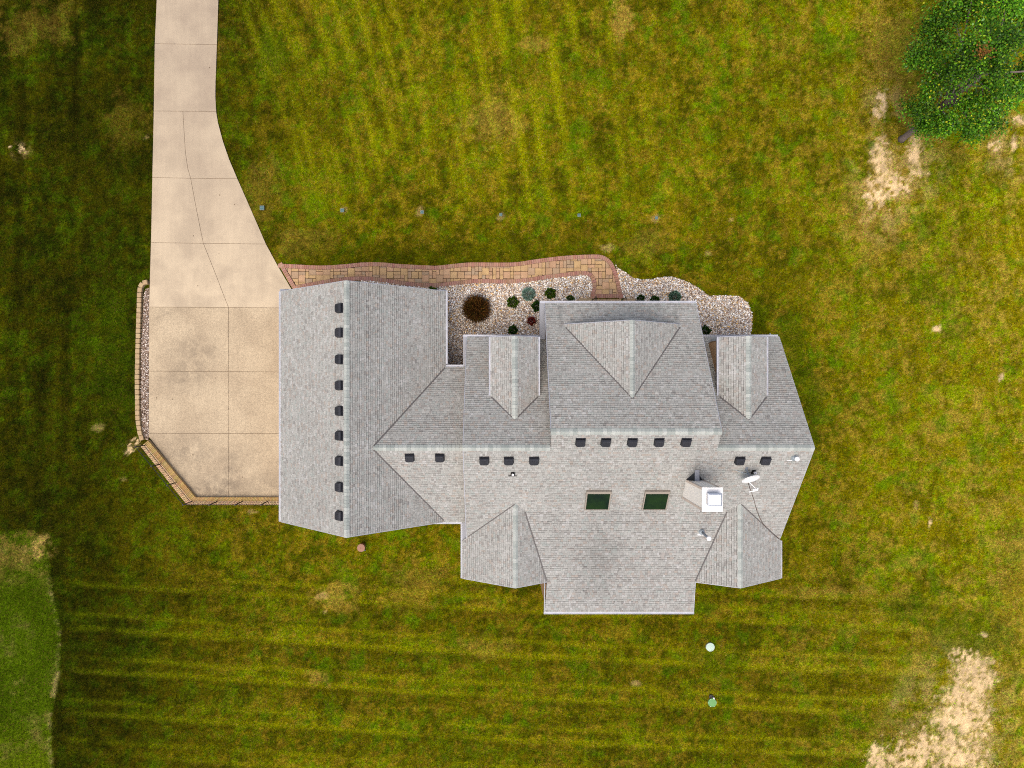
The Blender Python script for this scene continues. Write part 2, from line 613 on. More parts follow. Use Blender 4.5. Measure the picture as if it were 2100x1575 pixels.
def lawn_color(U, V):
    # wobbly pixel coordinates so that no painted edge is straight
    wu = U + 16 * (fbm(U / 60, V / 60, 101, 3) - 0.5) + 7 * (fbm(U / 14, V / 14, 111, 3) - 0.5)
    wv = V + 16 * (fbm(U / 60, V / 60, 121, 3) - 0.5) + 7 * (fbm(U / 14, V / 14, 131, 3) - 0.5)
    big = fbm(U / 330, V / 330, 1, 4)
    rag = 0.55 * fbm(U / 11, V / 11, 301, 4, 0.7) + 0.45 * fbm(U / 30, V / 30, 311, 3)
    mid = fbm(U / 62, V / 62, 21, 5, 0.62)
    sml = fbm(U / 20, V / 20, 31, 4, 0.65)
    fine = fbm(U / 8.0, V / 8.0, 41, 3, 0.7)

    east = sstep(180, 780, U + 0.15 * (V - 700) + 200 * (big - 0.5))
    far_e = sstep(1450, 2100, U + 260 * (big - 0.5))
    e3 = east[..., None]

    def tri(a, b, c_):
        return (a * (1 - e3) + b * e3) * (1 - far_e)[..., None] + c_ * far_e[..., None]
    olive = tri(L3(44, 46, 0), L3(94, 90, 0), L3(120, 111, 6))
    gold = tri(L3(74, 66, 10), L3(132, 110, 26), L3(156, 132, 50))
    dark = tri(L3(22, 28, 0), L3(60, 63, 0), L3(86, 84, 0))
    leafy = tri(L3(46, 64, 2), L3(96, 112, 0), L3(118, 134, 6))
    na, nb, nc = fbm(U / 48, V / 48, 201, 3), fbm(U / 19, V / 19, 211, 3), fbm(U / 9, V / 9, 221, 2)
    mixn = 0.22 * na + 0.38 * nb + 0.40 * nc
    ma, mb_ = fbm(U / 58, V / 58, 231, 3), fbm(U / 21, V / 21, 241, 4, 0.65)
    mixm = 0.34 * ma + 0.40 * mb_ + 0.26 * fine
    la = 0.3 * fbm(U / 75, V / 75, 251, 3) + 0.4 * fbm(U / 24, V / 24, 261, 4, 0.65) + 0.3 * (1 - nc)
    f_gold = sstep(0.47, 0.64, mixn) * (0.35 + 0.65 * east) * 0.85
    f_dark = sstep(0.53, 0.38, mixm) * 0.75
    f_leaf = sstep(0.48, 0.62, la) * 0.8
    col = olive
    col = col * (1 - f_leaf)[..., None] + leafy * f_leaf[..., None]
    col = col * (1 - f_dark)[..., None] + dark * f_dark[..., None]
    col = col * (1 - 0.70 * f_gold)[..., None] + gold * (0.70 * f_gold)[..., None]
    # the sward lies along the mower's way: upright streaks north of the house, level ones south of it
    stv = fbm((U - 0.2 * V) / 15, V / 60, 401, 4, 0.6) - 0.5
    sth = fbm(U / 75, (V - 0.05 * U) / 13, 411, 4, 0.6) - 0.5
    wn_ = sstep(620, 480, V)
    ws_ = sstep(1080, 1180, V)
    col = col * (1 + 0.95 * stv * wn_ + 0.8 * sth * ws_)[..., None]
    clov = sstep(0.60, 0.71, fbm(U / 30, V / 30, 61, 4, 0.6)) * (0.2 + 0.8 * east)
    col = col * (1 - 0.5 * clov)[..., None] + L3(70, 112, 6) * (0.5 * clov)[..., None]

    def blob(u, v, ru, rv, soft=0.6):
        d = np.sqrt(((wu - u) / ru) ** 2 + ((wv - v) / rv) ** 2)
        return sstep(-0.25, 0.45, 1.0 - d + 3.0 * (rag - 0.5))

    # mowing: slanted passes north of the house, level passes south of it, upright ones west
    def passes(q, per, w, amp, seed):
        """irregular bright lines left by the mower"""
        rr = np.random.default_rng(seed).random((400, 2))
        k0 = np.floor(q / per).astype(int)
        out_ = np.zeros_like(q)
        for d_ in (-1, 0, 1):
            kk = k0 + d_
            cen = (kk + 0.5 + 0.5 * (rr[kk % 400, 0] - 0.5)) * per
            out_ = np.maximum(out_, (0.35 + 0.65 * rr[kk % 400, 1]) * np.exp(-((q - cen) / w) ** 2))
        return out_ * amp

    def tracks(q, lines, w, seed):
        rr = np.random.default_rng(seed).random(len(lines))
        out_ = np.zeros_like(q)
        for c_, r_ in zip(lines, rr):
            out_ = np.maximum(out_, (0.6 + 0.4 * r_) * np.exp(-((q - c_) / (w * (0.8 + 0.5 * r_))) ** 2))
        return out_

    a = np.interp(U, [450, 550, 650, 800, 900, 1030, 1200, 1500], [0.5, 0.46, 0.34, 0.27, 0.23, 0.19, 0.14, 0.05])
    q = U - a * V + 10 * (fbm(U / 60, V / 110, 71, 3) - 0.5)
    LN = [490, 525, 563, 582, 640, 683, 730, 767, 805, 850, 874, 908, 960, 1015, 1060, 1115, 1170, 1240, 1310]
    up = sstep(500, 300, V) * sstep(440, 470, U) * sstep(1500, 1150, U)
    line = tracks(q, LN, 8.5, 5) * up * (0.2 + 0.8 * sstep(0.32, 0.58, fbm(U / 60, V / 160, 81, 4)))
    qv = V - np.where(U < 1050, 0.062, 0.045) * (U - 1050) + 6 * (fbm(U / 120, V / 60, 91, 4) - 0.5)
    LV = [1196, 1225, 1253, 1314, 1345, 1402, 1430, 1490, 1518, 1572, 1600]
    dn = sstep(1165, 1200, V) * sstep(125, 165, U) * sstep(1990, 1840, U)
    line2 = tracks(qv, LV, 4.6, 6) * dn * (0.25 + 0.75 * sstep(0.30, 0.5, fbm(U / 90, V / 30, 83, 4)))
    low2 = tracks(qv - 9, LV, 5.0, 6) * dn * 0.8  # shaded side of each level mower line, painted into the lawn colour
    pair = sstep(0, 5, qv - 1225) * sstep(0, 5, 1253 - qv) + sstep(0, 5, qv - 1314) * sstep(0, 5, 1345 - qv) + sstep(0, 5, qv - 1402) * sstep(0, 5, 1430 - qv) + sstep(0, 5, qv - 1490) * sstep(0, 5, 1518 - qv) + sstep(0, 5, qv - 1572) * sstep(0, 5, 1600 - qv)
    band2 = dn * (1 - np.clip(pair, 0, 1))
    wst = sstep(330, 260, U) * sstep(1060, 800, V)
    q3 = U + 0.03 * V + 10 * (fbm(U / 60, V / 160, 95, 3) - 0.5)
    line3 = passes(q3, 50.0, 13.0, wst * sstep(0.36, 0.62, fbm(U / 50, V / 130, 85, 4)), 8)
    lineb = passes(q3 + 22, 50.0, 11.0, wst * sstep(0.36, 0.6, fbm(U / 50, V / 150, 86, 4)), 9)
    br = tri(L3(76, 86, 4), L3(126, 126, 4), L3(146, 140, 30))
    for ln, am in ((line, 0.95), (line2, 0.92)):
        m_ = am * np.clip(ln * (0.3 + 1.5 * rag), 0, 1)
        col = col * (1 - m_)[..., None] + br * m_[..., None]
    col = col * (1 + 0.75 * line3 - 0.45 * lineb)[..., None]
    col = col * (1.10 - 0.20 * band2 - 0.22 * low2)[..., None]

    # particular dry, lush and worn places, some greens with house shade painted in
    tan, straw = L3(190, 160, 108), L3(156, 126, 52)
    green = L3(62, 86, 6)

    def lay(m, c):
        nonlocal col
        col = col * (1 - m)[..., None] + c * m[..., None]

    west = blob(48, 1390, 66, 330, 0.10) * sstep(1086, 1094, wv) * (wu < 124)
    edge_u = np.interp(V, [1085, 1130, 1210, 1260, 1300, 1375, 1430, 1480, 1575, 1700], [70, 98, 106, 118, 124, 122, 112, 104, 108, 110]) + 5 * (fbm(U / 12, V / 12, 141, 3) - 0.5)
    west = sstep(3, -3, U - edge_u) * sstep(1083, 1091, V + 6 * (sml - 0.5))
    lay(west * 0.85, L3(66, 88, 6) * (0.55 + 0.9 * mid)[..., None] + 0 * col)
    lay(west * sstep(1230, 1120, V) * sstep(0.40, 0.60, rag) * 0.75, L3(120, 98, 46))
    lay(west * sstep(1450, 1570, V) * 0.5, L3(96, 112, 10))
    lay(west * sstep(0.55, 0.75, mid * 0.5 + sml * 0.5) * 0.6, L3(112, 96, 52))
    lay(np.exp(-((U - edge_u + 4) / 4.5) ** 2) * sstep(1090, 1130, V) * sstep(0.42, 0.7, sml) * 0.65, L3(150, 130, 84))
    lay(sstep(30, 0, np.abs(U - edge_u - 12)) * sstep(1085, 1120, V) * (U > edge_u) * 0.35, L3(30, 34, 2))
    lay(blob(80, 1130, 26, 42, 0.8) * sstep(0.4, 0.62, sml) * 0.85, L3(168, 140, 76))
    for (u, v, ru, rv, am) in ((1277, 35, 26, 32, 0.75), (1010, 250, 60, 48, 0.45), (1090, 95, 28, 18, 0.5), (430, 95, 30, 60, 0.2), (70, 50, 80, 50, 0.18),
                               (250, 250, 46, 60, 0.12), (690, 1235, 46, 34, 0.55), (655, 1390, 22, 16, 0.6), (1845, 110, 66, 120, 0.45), (1790, 440, 56, 100, 0.4), (1835, 380, 60, 44, 0.5),
                               (1765, 470, 40, 30, 0.45), (1560, 1130, 34, 20, 0.3), (1000, 1330, 60, 26, 0.3), (850, 1200, 60, 50, 0.25), (540, 400, 40, 60, 0.2), (2075, 1230, 40, 200, 0.25), (1700, 1215, 90, 10, 0.4), (620, 500, 60, 30, 0.25), (1330, 505, 60, 30, 0.25)):
        lay(blob(u, v, ru, rv, 0.7) * am, straw)
    for (u, v, ru, rv) in ((205, 875, 18, 7), (1245, 506, 18, 8), (515, 1050, 9, 4), (1500, 446, 6, 4), (1835, 1440, 7, 9), (660, 1222, 14, 7), (664, 1253, 9, 5), (302, 280, 4, 5), (1305, 1400, 10, 5), (250, 985, 8, 5), (1450, 520, 10, 6), (1880, 1035, 5, 12), (1345, 447, 6, 5), (703, 432, 8, 7), (866, 434, 8, 7), (1027, 441, 9, 6)):
        lay(blob(u, v, ru, rv, 0.7) * 0.5, L3(178, 148, 98))
    for (u, v, ru, rv, am) in ((560, 100, 30, 50, 0.6), (1900, 590, 60, 40, 0.4), (1960, 680, 36, 30, 0.4), (1985, 1300, 70, 70, 0.6), (1870, 1260, 50, 40, 0.45), (1265, 545, 40, 26, 0.6), (1445, 1245, 24, 18, 0.7),
                               (1470, 1350, 60, 22, 0.4), (690, 1265, 30, 16, 0.8), (1930, 345, 50, 40, 0.4), (2050, 350, 40, 30, 0.3), (1630, 720, 30, 80, 0.55), (1665, 830, 26, 110, 0.5), (1560, 640, 16, 60, 0.3), (230, 720, 60, 200, 0.3)):  # lush spots; those right of the house also carry its painted shade
        lay(blob(u, v, ru, rv, 0.7) * am, green * (0.7 + 0.6 * sml)[..., None] + 0 * col)

    # house shade along the upper edge of the walk, painted as darker green
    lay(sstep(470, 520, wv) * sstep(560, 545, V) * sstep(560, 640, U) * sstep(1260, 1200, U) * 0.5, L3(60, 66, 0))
    bare = np.zeros_like(U)
    holes = sstep(0.47, 0.56, fbm(U / 9.5, V / 9.5, 151, 3, 0.6))
    dots = sstep(0.585, 0.64, fbm(U / 7.5, V / 7.5, 341, 2, 0.5))
    rag1 = 0.5 * fbm(U / 16, V / 16, 321, 4, 0.7) + 0.5 * fbm(U / 7, V / 7, 331, 3, 0.7)

    def dirt(u, v, ru, rv, holey, soft=0.25):
        d = np.sqrt(((wu - u) / ru) ** 2 + ((wv - v) / rv) ** 2) + 1.7 * (rag1 - 0.5) + 0.8 * (mid - 0.5)
        m = np.maximum(sstep(1 + soft, 1 - soft, d), 0.75 * sstep(0.60, 0.67, rag1) * sstep(2.3, 1.2, d)) * (1 - holey * holes * sstep(0.25, 0.9, d)) * (1 - (0.35 + 0.65 * holey) * dots)
        return m
    for (u, v, ru, rv, h) in ((1806, 335, 20, 48, 0.5), (1876, 312, 16, 46, 0.4), (1893, 352, 14, 7, 0.5), (1813, 296, 16, 7, 0.8), (1800, 385, 26, 40, 0.97), (1836, 375, 34, 20, 1.0),
                              (1806, 210, 12, 28, 0.8), (1997, 1390, 36, 38, 0.4), (1985, 1430, 42, 30, 0.55), (1975, 1480, 60, 42, 0.6), (1975, 1550, 66, 46, 0.55), (1890, 1545, 60, 40, 0.95), (1815, 1565, 36, 20, 0.6), (1980, 1345, 26, 16, 0.95), (1800, 1545, 14, 18, 0.4), (2032, 1355, 9, 8, 0.4),
                              (2018, 1301, 9, 4, 0.2), (42, 303, 6, 13, 0.8), (53, 317, 5, 4, 0.6), (22, 302, 3, 2, 0.2), (1929, 671, 8, 5, 0.2), (2055, 770, 5, 6, 0.3), (1903, 1075, 4, 8, 0.3), (2080, 290, 9, 14, 0.7), (2095, 240, 14, 8, 0.6), (2035, 300, 16, 12, 0.9),
                              (272, 905, 12, 9, 0.9), (265, 922, 8, 7, 0.9)):
        m = dirt(u, v, ru, rv, h)
        bare = np.maximum(bare, m)
    bshade = (0.70 + 0.52 * fbm(U / 26, V / 26, 161, 4, 0.6) + 0.35 * (fine - 0.5))
    lay(np.clip(bare, 0, 1) * 0.97, L3(250, 216, 162) * bshade[..., None])
    halo = np.zeros_like(U)
    for (u, v, ru, rv) in ((1840, 345, 90, 95), (1800, 430, 50, 60), (1960, 1480, 120, 130), (2075, 300, 60, 60), (1815, 220, 40, 60), (42, 305, 18, 22)):
        halo = np.maximum(halo, sstep(1.5, 0.5, np.sqrt(((wu - u) / ru) ** 2 + ((wv - v) / rv) ** 2)))
    lay(halo * sstep(0.44, 0.60, 0.5 * sml + 0.5 * rag) * (1 - bare) * 0.62, L3(168, 142, 88))

    col = col * (1.20 - 0.2 * np.clip(bare, 0, 1))[..., None]
    col = col * (0.62 + 0.46 * fine + 0.30 * sml)[..., None]
    return col, np.clip(bare, 0, 1)


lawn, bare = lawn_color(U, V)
lawn = np.clip(lawn, 0.0008, 0.9)
# beyond the yard the sheet is coarse: let it settle to an even meadow tone
fade = np.maximum(sstep(25.4, 28.6, GX), np.maximum(sstep(-24.0, -26.9, GX), sstep(18.6, 20.3, np.abs(GY))))[..., None]
lawn = lawn * (1 - fade) + np.array(S(96, 94, 6)[:3]) * fade
bare = bare * (1 - fade[..., 0])
gz = 0.03 * (fbm(GX / 2.2, GY / 2.2, 171, 3) - 0.5) - 0.03
far = (np.abs(GX) > 30) | (np.abs(GY) > 22)
gz[far] = -0.03
nyg, nxg = GX.shape
verts = np.stack([GX, GY, gz], -1).reshape(-1, 3)
ii = np.arange(nyg * nxg).reshape(nyg, nxg)
quads = np.stack([ii[:-1, :-1], ii[:-1, 1:], ii[1:, 1:], ii[1:, :-1]], -1).reshape(-1, 4)
gm = bpy.data.meshes.new('ground')
gm.vertices.add(len(verts))
gm.vertices.foreach_set('co', verts.astype(np.float32).ravel())
gm.loops.add(quads.size)
gm.loops.foreach_set('vertex_index', quads.astype(np.int32).ravel())
gm.polygons.add(len(quads))
gm.polygons.foreach_set('loop_start', np.arange(0, quads.size, 4, dtype=np.int32))
gm.polygons.foreach_set('use_smooth', np.ones(len(quads), dtype=bool))
gm.update(calc_edges=True)
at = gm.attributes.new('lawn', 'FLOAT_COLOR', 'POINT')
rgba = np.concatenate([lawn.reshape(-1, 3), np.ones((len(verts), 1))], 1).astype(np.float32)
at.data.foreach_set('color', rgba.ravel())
at = gm.attributes.new('bare', 'FLOAT', 'POINT')
at.data.foreach_set('value', bare.ravel().astype(np.float32))
M_GRASS = mat('lawn', rough=1.0, spec=0.0)
n = N(M_GRASS)
c = n.attr('lawn').outputs['Color']
ba = n.attr('bare').outputs['Fac']
n1 = n.maprange(n.noise(7.5, 6, 0.72), 0.28, 0.72, 0.40, 1.68)
n2 = n.maprange(n.noise(13, 5, 0.8), 0.28, 0.72, 0.34, 1.68)
g = n.math('MULTIPLY', n1, n2)
g2 = n.maprange(n.noise(16, 5, 0.7), 0.25, 0.75, 0.82, 1.14)
mixf = n.node('ShaderNodeMix', data_type='FLOAT')
n.link(ba, mixf.inputs[0])
n.link(g, mixf.inputs[2])
n.link(g2, mixf.inputs[3])
c = n.scale(c, mixf.outputs[0])
blade = n.maprange(n.noise(30, 3, 0.8, None, 1.0), 0.56, 0.72, 0.0, 0.55)
blade = n.math('MULTIPLY', blade, n.math('SUBTRACT', 1.0, ba))
c = n.mix(blade, c, n.mix(0.62, n.scale(c, n.maprange(ba, 0, 1, 1.6, 1.0)), S(158, 138, 54)))
blade2 = n.math('MULTIPLY', n.maprange(n.noise(19, 4, 0.8), 0.60, 0.74, 0.0, 0.5), n.math('SUBTRACT', 1.0, ba))
c = n.mix(blade2, c, n.mix(0.7, c, S(52, 74, 8)))
n.color(c)
n.bump(n.noise(22, 5, 0.75), 0.8, 0.05)
gm.materials.append(M_GRASS)
ground = bpy.data.objects.new('ground', gm)
COL.objects.link(ground)
tag(ground, kind='structure')

# grass blades: too many to count, one object; each blade is a narrow leaning triangle
NB = 950000
bx = RNG.uniform(-24.0, 24.8, NB)
by = RNG.uniform(-18.4, 18.4, NB)
# blades stand in tufts
cl = RNG.random(NB) < 0.6
bx[cl] = np.round(bx[cl] / 0.21) * 0.21 + 0.09 * np.sin(np.round(by[cl] / 0.21) * 12.9) + RNG.normal(0, 0.05, cl.sum())
by[cl] = np.round(by[cl] / 0.21) * 0.21 + 0.09 * np.sin(np.round(bx[cl] / 0.21) * 7.7) + RNG.normal(0, 0.05, cl.sum())
bu, bv = U0 + bx * F / H, V0 - by * F / H


def inpx(poly, grow=0.0):
    p = np.array(poly, float)
    return inside([tuple(q) for q in p], bu, bv)


DRIVE_PX = [(325, -260), (321, 0), (316, 200), (311, 430), (309, 500), (305, 640), (305, 895), (401, 1019), (640, 1019), (640, 596), (600, 596), (570, 545), (545, 498), (516, 432), (487, 365), (470, 326), (457, 288), (447, 250), (442.5, 215), (442, 180), (443, 150), (445, 90), (448, 0), (452, -260)]
out_px = [DRIVE_PX,
          [(303, 580), (293, 583), (288, 594), (284, 740), (285, 850), (289, 880), (295, 900), (384, 1034), (600, 1034), (600, 1019), (401, 1019), (305, 895), (305, 580)],
          [(566, 539), (600, 541.5), (660, 544), (710, 541), (740, 538), (780, 537.5), (820, 541), (880, 544), (960, 538), (1020, 538), (1060, 537), (1100, 531), (1160, 524), (1220, 521.5), (1240, 525), (1256, 538), (1266, 548), (1280, 556), (1300, 570), (1320, 573), (1340, 571.6), (1360, 567.6), (1380, 567), (1400, 573), (1430, 588), (1454, 606), (1480, 605), (1516, 607), (1534, 620), (1543, 644), (1542, 668), (1538, 700), (1530, 1000), (600, 1000), (600, 594)]]
keep = np.ones(NB, dtype=bool)
for pp in out_px:
    keep &= ~inpx(pp)
keep &= ~((bx > -8.9) & (bx < -2.4) & (by > -5.6) & (by < 3.7)) & ~((bx > -1.0) & (bx < 12.0) & (by > -8.0) & (by < 1.7)) & ~((bx > -2.5) & (bx < 0) & (by > -5.6) & (by < 0.4)) & ~((bx > 2.3) & (bx < 8.3) & (by > -9.4) & (by < 0))
# colour and bareness at the root, from the ground sheet
ix = np.clip(np.searchsorted(gx, bx), 1, len(gx) - 1)
iy = np.clip(np.searchsorted(gy, by), 1, len(gy) - 1)
bc = lawn[iy, ix]
bb = bare[iy, ix]
keep &= RNG.random(NB) > bb * 0.97
bx, by, bc, bb = bx[keep], by[keep], bc[keep], bb[keep]
nb = len(bx)
L_ = RNG.uniform(0.05, 0.115, nb)
az_ = RNG.uniform(0, 2 * np.pi, nb)
lean = RNG.uniform(0.45, 1.35, nb)
wd_ = RNG.uniform(0.007, 0.013, nb)
root = np.stack([bx, by, np.full(nb, -0.035)], 1)
hd = np.stack([np.cos(az_), np.sin(az_), np.zeros(nb)], 1)
sd = np.stack([-np.sin(az_), np.cos(az_), np.zeros(nb)], 1)
tipv = root + hd * (L_ * np.sin(lean))[:, None] + np.array([0, 0, 1]) * (L_ * np.cos(lean) + 0.02)[:, None]
bverts = np.stack([root - sd * wd_[:, None], root + sd * wd_[:, None], tipv], 1).reshape(-1, 3)
f = RNG.uniform(0.75, 1.9, nb)[:, None]
kind_ = RNG.random(nb)[:, None]
lum = bc.mean(1, keepdims=True)
straw_c = np.array(S(176, 150, 70)[:3]) / np.mean(S(176, 150, 70)[:3]) * lum * 1.5
fresh_c = np.array(S(92, 120, 10)[:3]) / np.mean(S(92, 120, 10)[:3]) * lum * 1.1
bcol = np.where(kind_ < 0.16, straw_c, np.where(kind_ < 0.38, fresh_c, bc)) * f
bcol = np.clip(bcol, 0.001, 0.6)
me = bpy.data.meshes.new('grass')
me.vertices.add(nb * 3)
me.vertices.foreach_set('co', bverts.astype(np.float32).ravel())
me.loops.add(nb * 3)
me.loops.foreach_set('vertex_index', np.arange(nb * 3, dtype=np.int32))
me.polygons.add(nb)
me.polygons.foreach_set('loop_start', np.arange(0, nb * 3, 3, dtype=np.int32))
me.update()
at = me.attributes.new('tone', 'FLOAT_COLOR', 'FACE')
at.data.foreach_set('color', np.concatenate([bcol, np.ones((nb, 1))], 1).astype(np.float32).ravel())
M_BLADE = mat('grass_blade', rough=0.8, spec=0.03)
n = N(M_BLADE)
n.color(n.attr('tone').outputs['Color'])
me.materials.append(M_BLADE)
grass = bpy.data.objects.new('grass', me)
COL.objects.link(grass)
tag(grass, 'mown lawn grass growing all round the house', 'grass', None, 'stuff')

# ------------------------------------------------------------------ driveway
drive_out = px_poly([(325, -260), (321, 0), (316, 200), (311, 430), (309, 500), (305, 640), (305, 895), (401, 1019), (640, 1019), (640, 596), (600, 596), (570, 545), (545, 498), (516, 432), (487, 365),
                     (470, 326), (457, 288), (447, 250), (442.5, 215), (442, 180), (443, 150), (445, 90), (448, 0), (452, -260)])
mb = MB()
mb.prism(offset_poly(drive_out, 0.01), -0.12, 0.012)
drive = mb.build('driveway', M_JOINT, origin=(0, 0, 0))
tag(drive, kind='structure')
SL = [
    # (points, material)
    ([(325, -260), (319, -48), (449, -47), (452, -260)], M_CONC2),
    ([(319, -48), (321, 0), (317, 89), (445, 91), (448, 0), (449, -47)], M_CONC2),
    ([(317, 89), (315, 227), (443.5, 228), (442, 200), (442, 180), (443, 150), (445, 91)], M_CONC2),
    ([(315, 227), (312, 363.5), (391, 365), (385, 345), (380, 310), (375, 227.5)], M_CONC2),
    ([(375, 227.5), (380, 310), (385, 345), (391, 365), (487, 366), (470, 326), (457, 288), (447, 250), (443.5, 228)], M_CONC2),
    ([(312, 363.5), (309.5, 497), (417, 498.5), (403, 430), (391, 365)], M_CONC2),
    ([(391, 365), (403, 430), (417, 498.5), (545.5, 500), (516, 432), (487, 366)], M_CONC),
    ([(309.5, 497), (305.5, 629), (468.5, 630), (440, 556), (417, 498.5)], M_CONC2),
    ([(417, 498.5), (440, 556), (468.5, 630), (640, 631.5), (640, 596), (600, 596), (570, 545), (545.5, 500)], M_CONC),
    ([(305.5, 629), (305, 760.5), (469, 761.5), (468.5, 630)], M_AGG),
    ([(468.5, 630), (469, 761.5), (640, 763), (640, 631.5)], M_AGG),
    ([(305, 760.5), (305, 888), (469, 888.5), (469, 761.5)], M_AGG),
    ([(469, 761.5), (469, 888.5), (640, 889), (640, 763)], M_AGG),
    ([(305, 888), (305, 895), (401, 1019), (469, 1019), (469, 888.5)], M_AGG),
    ([(469, 888.5), (469, 1019), (640, 1019), (640, 889)], M_AGG),
]
for pts, m in SL:
    mb = MB()
    p = offset_poly(px_poly(pts, 0.03), 0.009)
    mb.prism(p, 0.0, 0.03 + random.uniform(-0.002, 0.002))
    mb.build('slab', m, drive)

# gravel margin and edging blocks left of the drive
strip = [(303, 590), (299, 592), (295, 600), (293, 640), (290, 700), (288.5, 780), (289.5, 840), (291, 880), (296, 898), (303.5, 903), (305, 895), (305, 640), (306, 590)]
mb = MB()
mb.prism(px_poly(strip, 0.01), -0.1, 0.0)
b1 = mb.build('gravel_bed', M_BED, origin=(0, 0, 0))
tag(b1, kind='structure')
edge_pts = resample([(305, 578), (298, 579), (292, 584), (289, 594), (288, 620), (286, 680), (284.5, 740), (284, 800), (285, 850), (288, 880), (294, 902)], 10.6)
wallthing = thing('edging_wall', 'low curved row of tan concrete edging blocks along the left side of the driveway', 'edging', W(286, 740, 0))
blk_meshes = []
for q in range(3):
    mb = MB()
    bw, bl, bh = 0.104, 0.112, 0.16
    tp = [(-bl * 0.96, -bw), (bl * 0.96, -bw), (bl, -bw * 0.5), (bl, bw * 0.55), (bl * 0.82, bw), (-bl * 0.82, bw), (-bl, bw * 0.55), (-bl, -bw * 0.5)]
    jj = [(x * random.uniform(0.96, 1.02), y * random.uniform(0.94, 1.03)) for x, y in tp]
    mb.prism(jj, -0.06, bh - 0.02)
    top = offset_poly(jj, 0.014)
    nn = len(jj)
    mb.add([(x, y, bh - 0.02) for x, y in jj] + [(x, y, bh) for x, y in top], [tuple(range(nn, 2 * nn))] + [(i, (i + 1) % nn, nn + (i + 1) % nn, nn + i) for i in range(nn)])
    me = mb.build('block', M_STONEBLOCK, origin=(0, 0, 0))
    blk_meshes.append(me.data)
    bpy.data.objects.remove(me)
for a_, b_ in zip(edge_pts, edge_pts[1:]):
    pa, pb = W(a_.x, a_.y, 0), W(b_.x, b_.y, 0)
    d = (pb - pa)
    ang = math.atan2(d.y, d.x)
    inst(random.choice(blk_meshes), 'block', wallthing, Matrix.Translation((pa + pb) / 2) @ Matrix.Rotation(ang + random.uniform(-0.03, 0.03), 4, 'Z') @ Matrix.Diagonal((d.length / 0.226 * 0.97, 1, random.uniform(0.94, 1.05), 1)))

# low brick-capped wall along the lower edge of the drive, with the metal guard rail on it
rw = thing('retaining_wall', 'low tan brick-capped wall wrapping the bottom corner of the driveway', 'wall', W(400, 1025, 0))
ZC = 0.24
def rowline(a, b, z=ZC):
    return W(a[0], a[1], z), W(b[0], b[1], z)
# outline of the wall in plan at cap height: inner line, outer line
inn = [(303.5, 902.5), (401, 1019.5), (600, 1019.5)]
midl = [(296, 909), (393, 1027), (600, 1027.2)]
out = [(288.5, 915.5), (383, 1035), (600, 1034.5)]
mb = MB()
Pi = [W(u, v, ZC).xy for u, v in inn]
Po = [W(u, v, ZC).xy for u, v in out]
mb.prism(ccw([tuple(Pi[0]), tuple(Pi[1]), tuple(Pi[2]), tuple(Po[2]), tuple(Po[1]), tuple(Po[0])]), -0.2, ZC - 0.075)
mb.build('base', M_STONEBLOCK, rw)
mb = MB()
for (r0, r1, c0, c1, zz) in ((inn, midl, (214, 180, 116), (196, 160, 102), ZC), (midl, out, (226, 194, 152), (206, 168, 128), ZC - 0.03)):
    for sgm in (0, 1):
        a0, a1, b0, b1_ = W(*r0[sgm], zz), W(*r0[sgm + 1], zz), W(*r1[sgm], zz), W(*r1[sgm + 1], zz)
        L = ((a1 - a0).length + (b1_ - b0).length) / 2
        nb = int(L / 0.066)
        for k in range(nb):
            t0, t1 = (k + 0.07) / nb, (k + 0.93) / nb
            q = [a0.lerp(a1, t0), a0.lerp(a1, t1), b0.lerp(b1_, t1), b0.lerp(b1_, t0)]
            cen = sum(q, Vector()) / 4
            q = [cen + (p - cen) * 0.97 for p in q]
            f = random.random()
            cc = S(*[c0[i] * f + c1[i] * (1 - f) + random.uniform(-6, 6) for i in range(3)])
            mb.prism(ccw([tuple(p.xy) for p in q]), zz - 0.08, zz + random.uniform(-0.004, 0.004), cc)
tag(mb.build('cap_bricks', M_CAPBRICK, rw, tone=True), kind='stuff')

fence = thing('guard_rail', 'dark metal guard rail with thin balusters on the low brick wall', 'fence', W(393, 1029, ZC))
fl = [W(297.5, 912.5, ZC), W(392.5, 1028, ZC), W(600, 1028.4, ZC)]
FH = 0.88
for z0, r in ((0.10, 0.013), (FH, 0.016)):
    mb = MB()
    mb.tube([p + Vector((0, 0, z0)) for p in fl], r, 6)
    mb.build('rail', M_IRON, fence)
bal = MB()
bal.aabox(-0.0055, 0.0055, -0.0055, 0.0055, 0.10, FH - 0.01)
balo = bal.build('baluster', M_IRON, origin=(0, 0, 0))
bal_me = balo.data
bpy.data.objects.remove(balo)
pst = MB()
pst.aabox(-0.018, 0.018, -0.018, 0.018, -0.02, FH + 0.03)
pst.aabox(-0.03, 0.03, -0.03, 0.03, FH + 0.03, FH + 0.045)
psto = pst.build('post', M_IRON, origin=(0, 0, 0))
pst_me = psto.data
bpy.data.objects.remove(psto)
for a_, b_, npost in ((fl[0], fl[1], 3), (fl[1], fl[2], 4)):
    d = b_ - a_
    ang = math.atan2(d.y, d.x)
    for k in range(npost + 1):
        if a_ is fl[1] and k == 0:
            continue
        inst(pst_me, 'post', fence, Matrix.Translation(a_.lerp(b_, k / npost)) @ Matrix.Rotation(ang, 4, 'Z'))
    nb = int(d.length / 0.105)
    for k in range(1, nb):
        inst(bal_me, 'baluster', fence, Matrix.Translation(a_.lerp(b_, k / nb)) @ Matrix.Rotation(ang, 4, 'Z'))

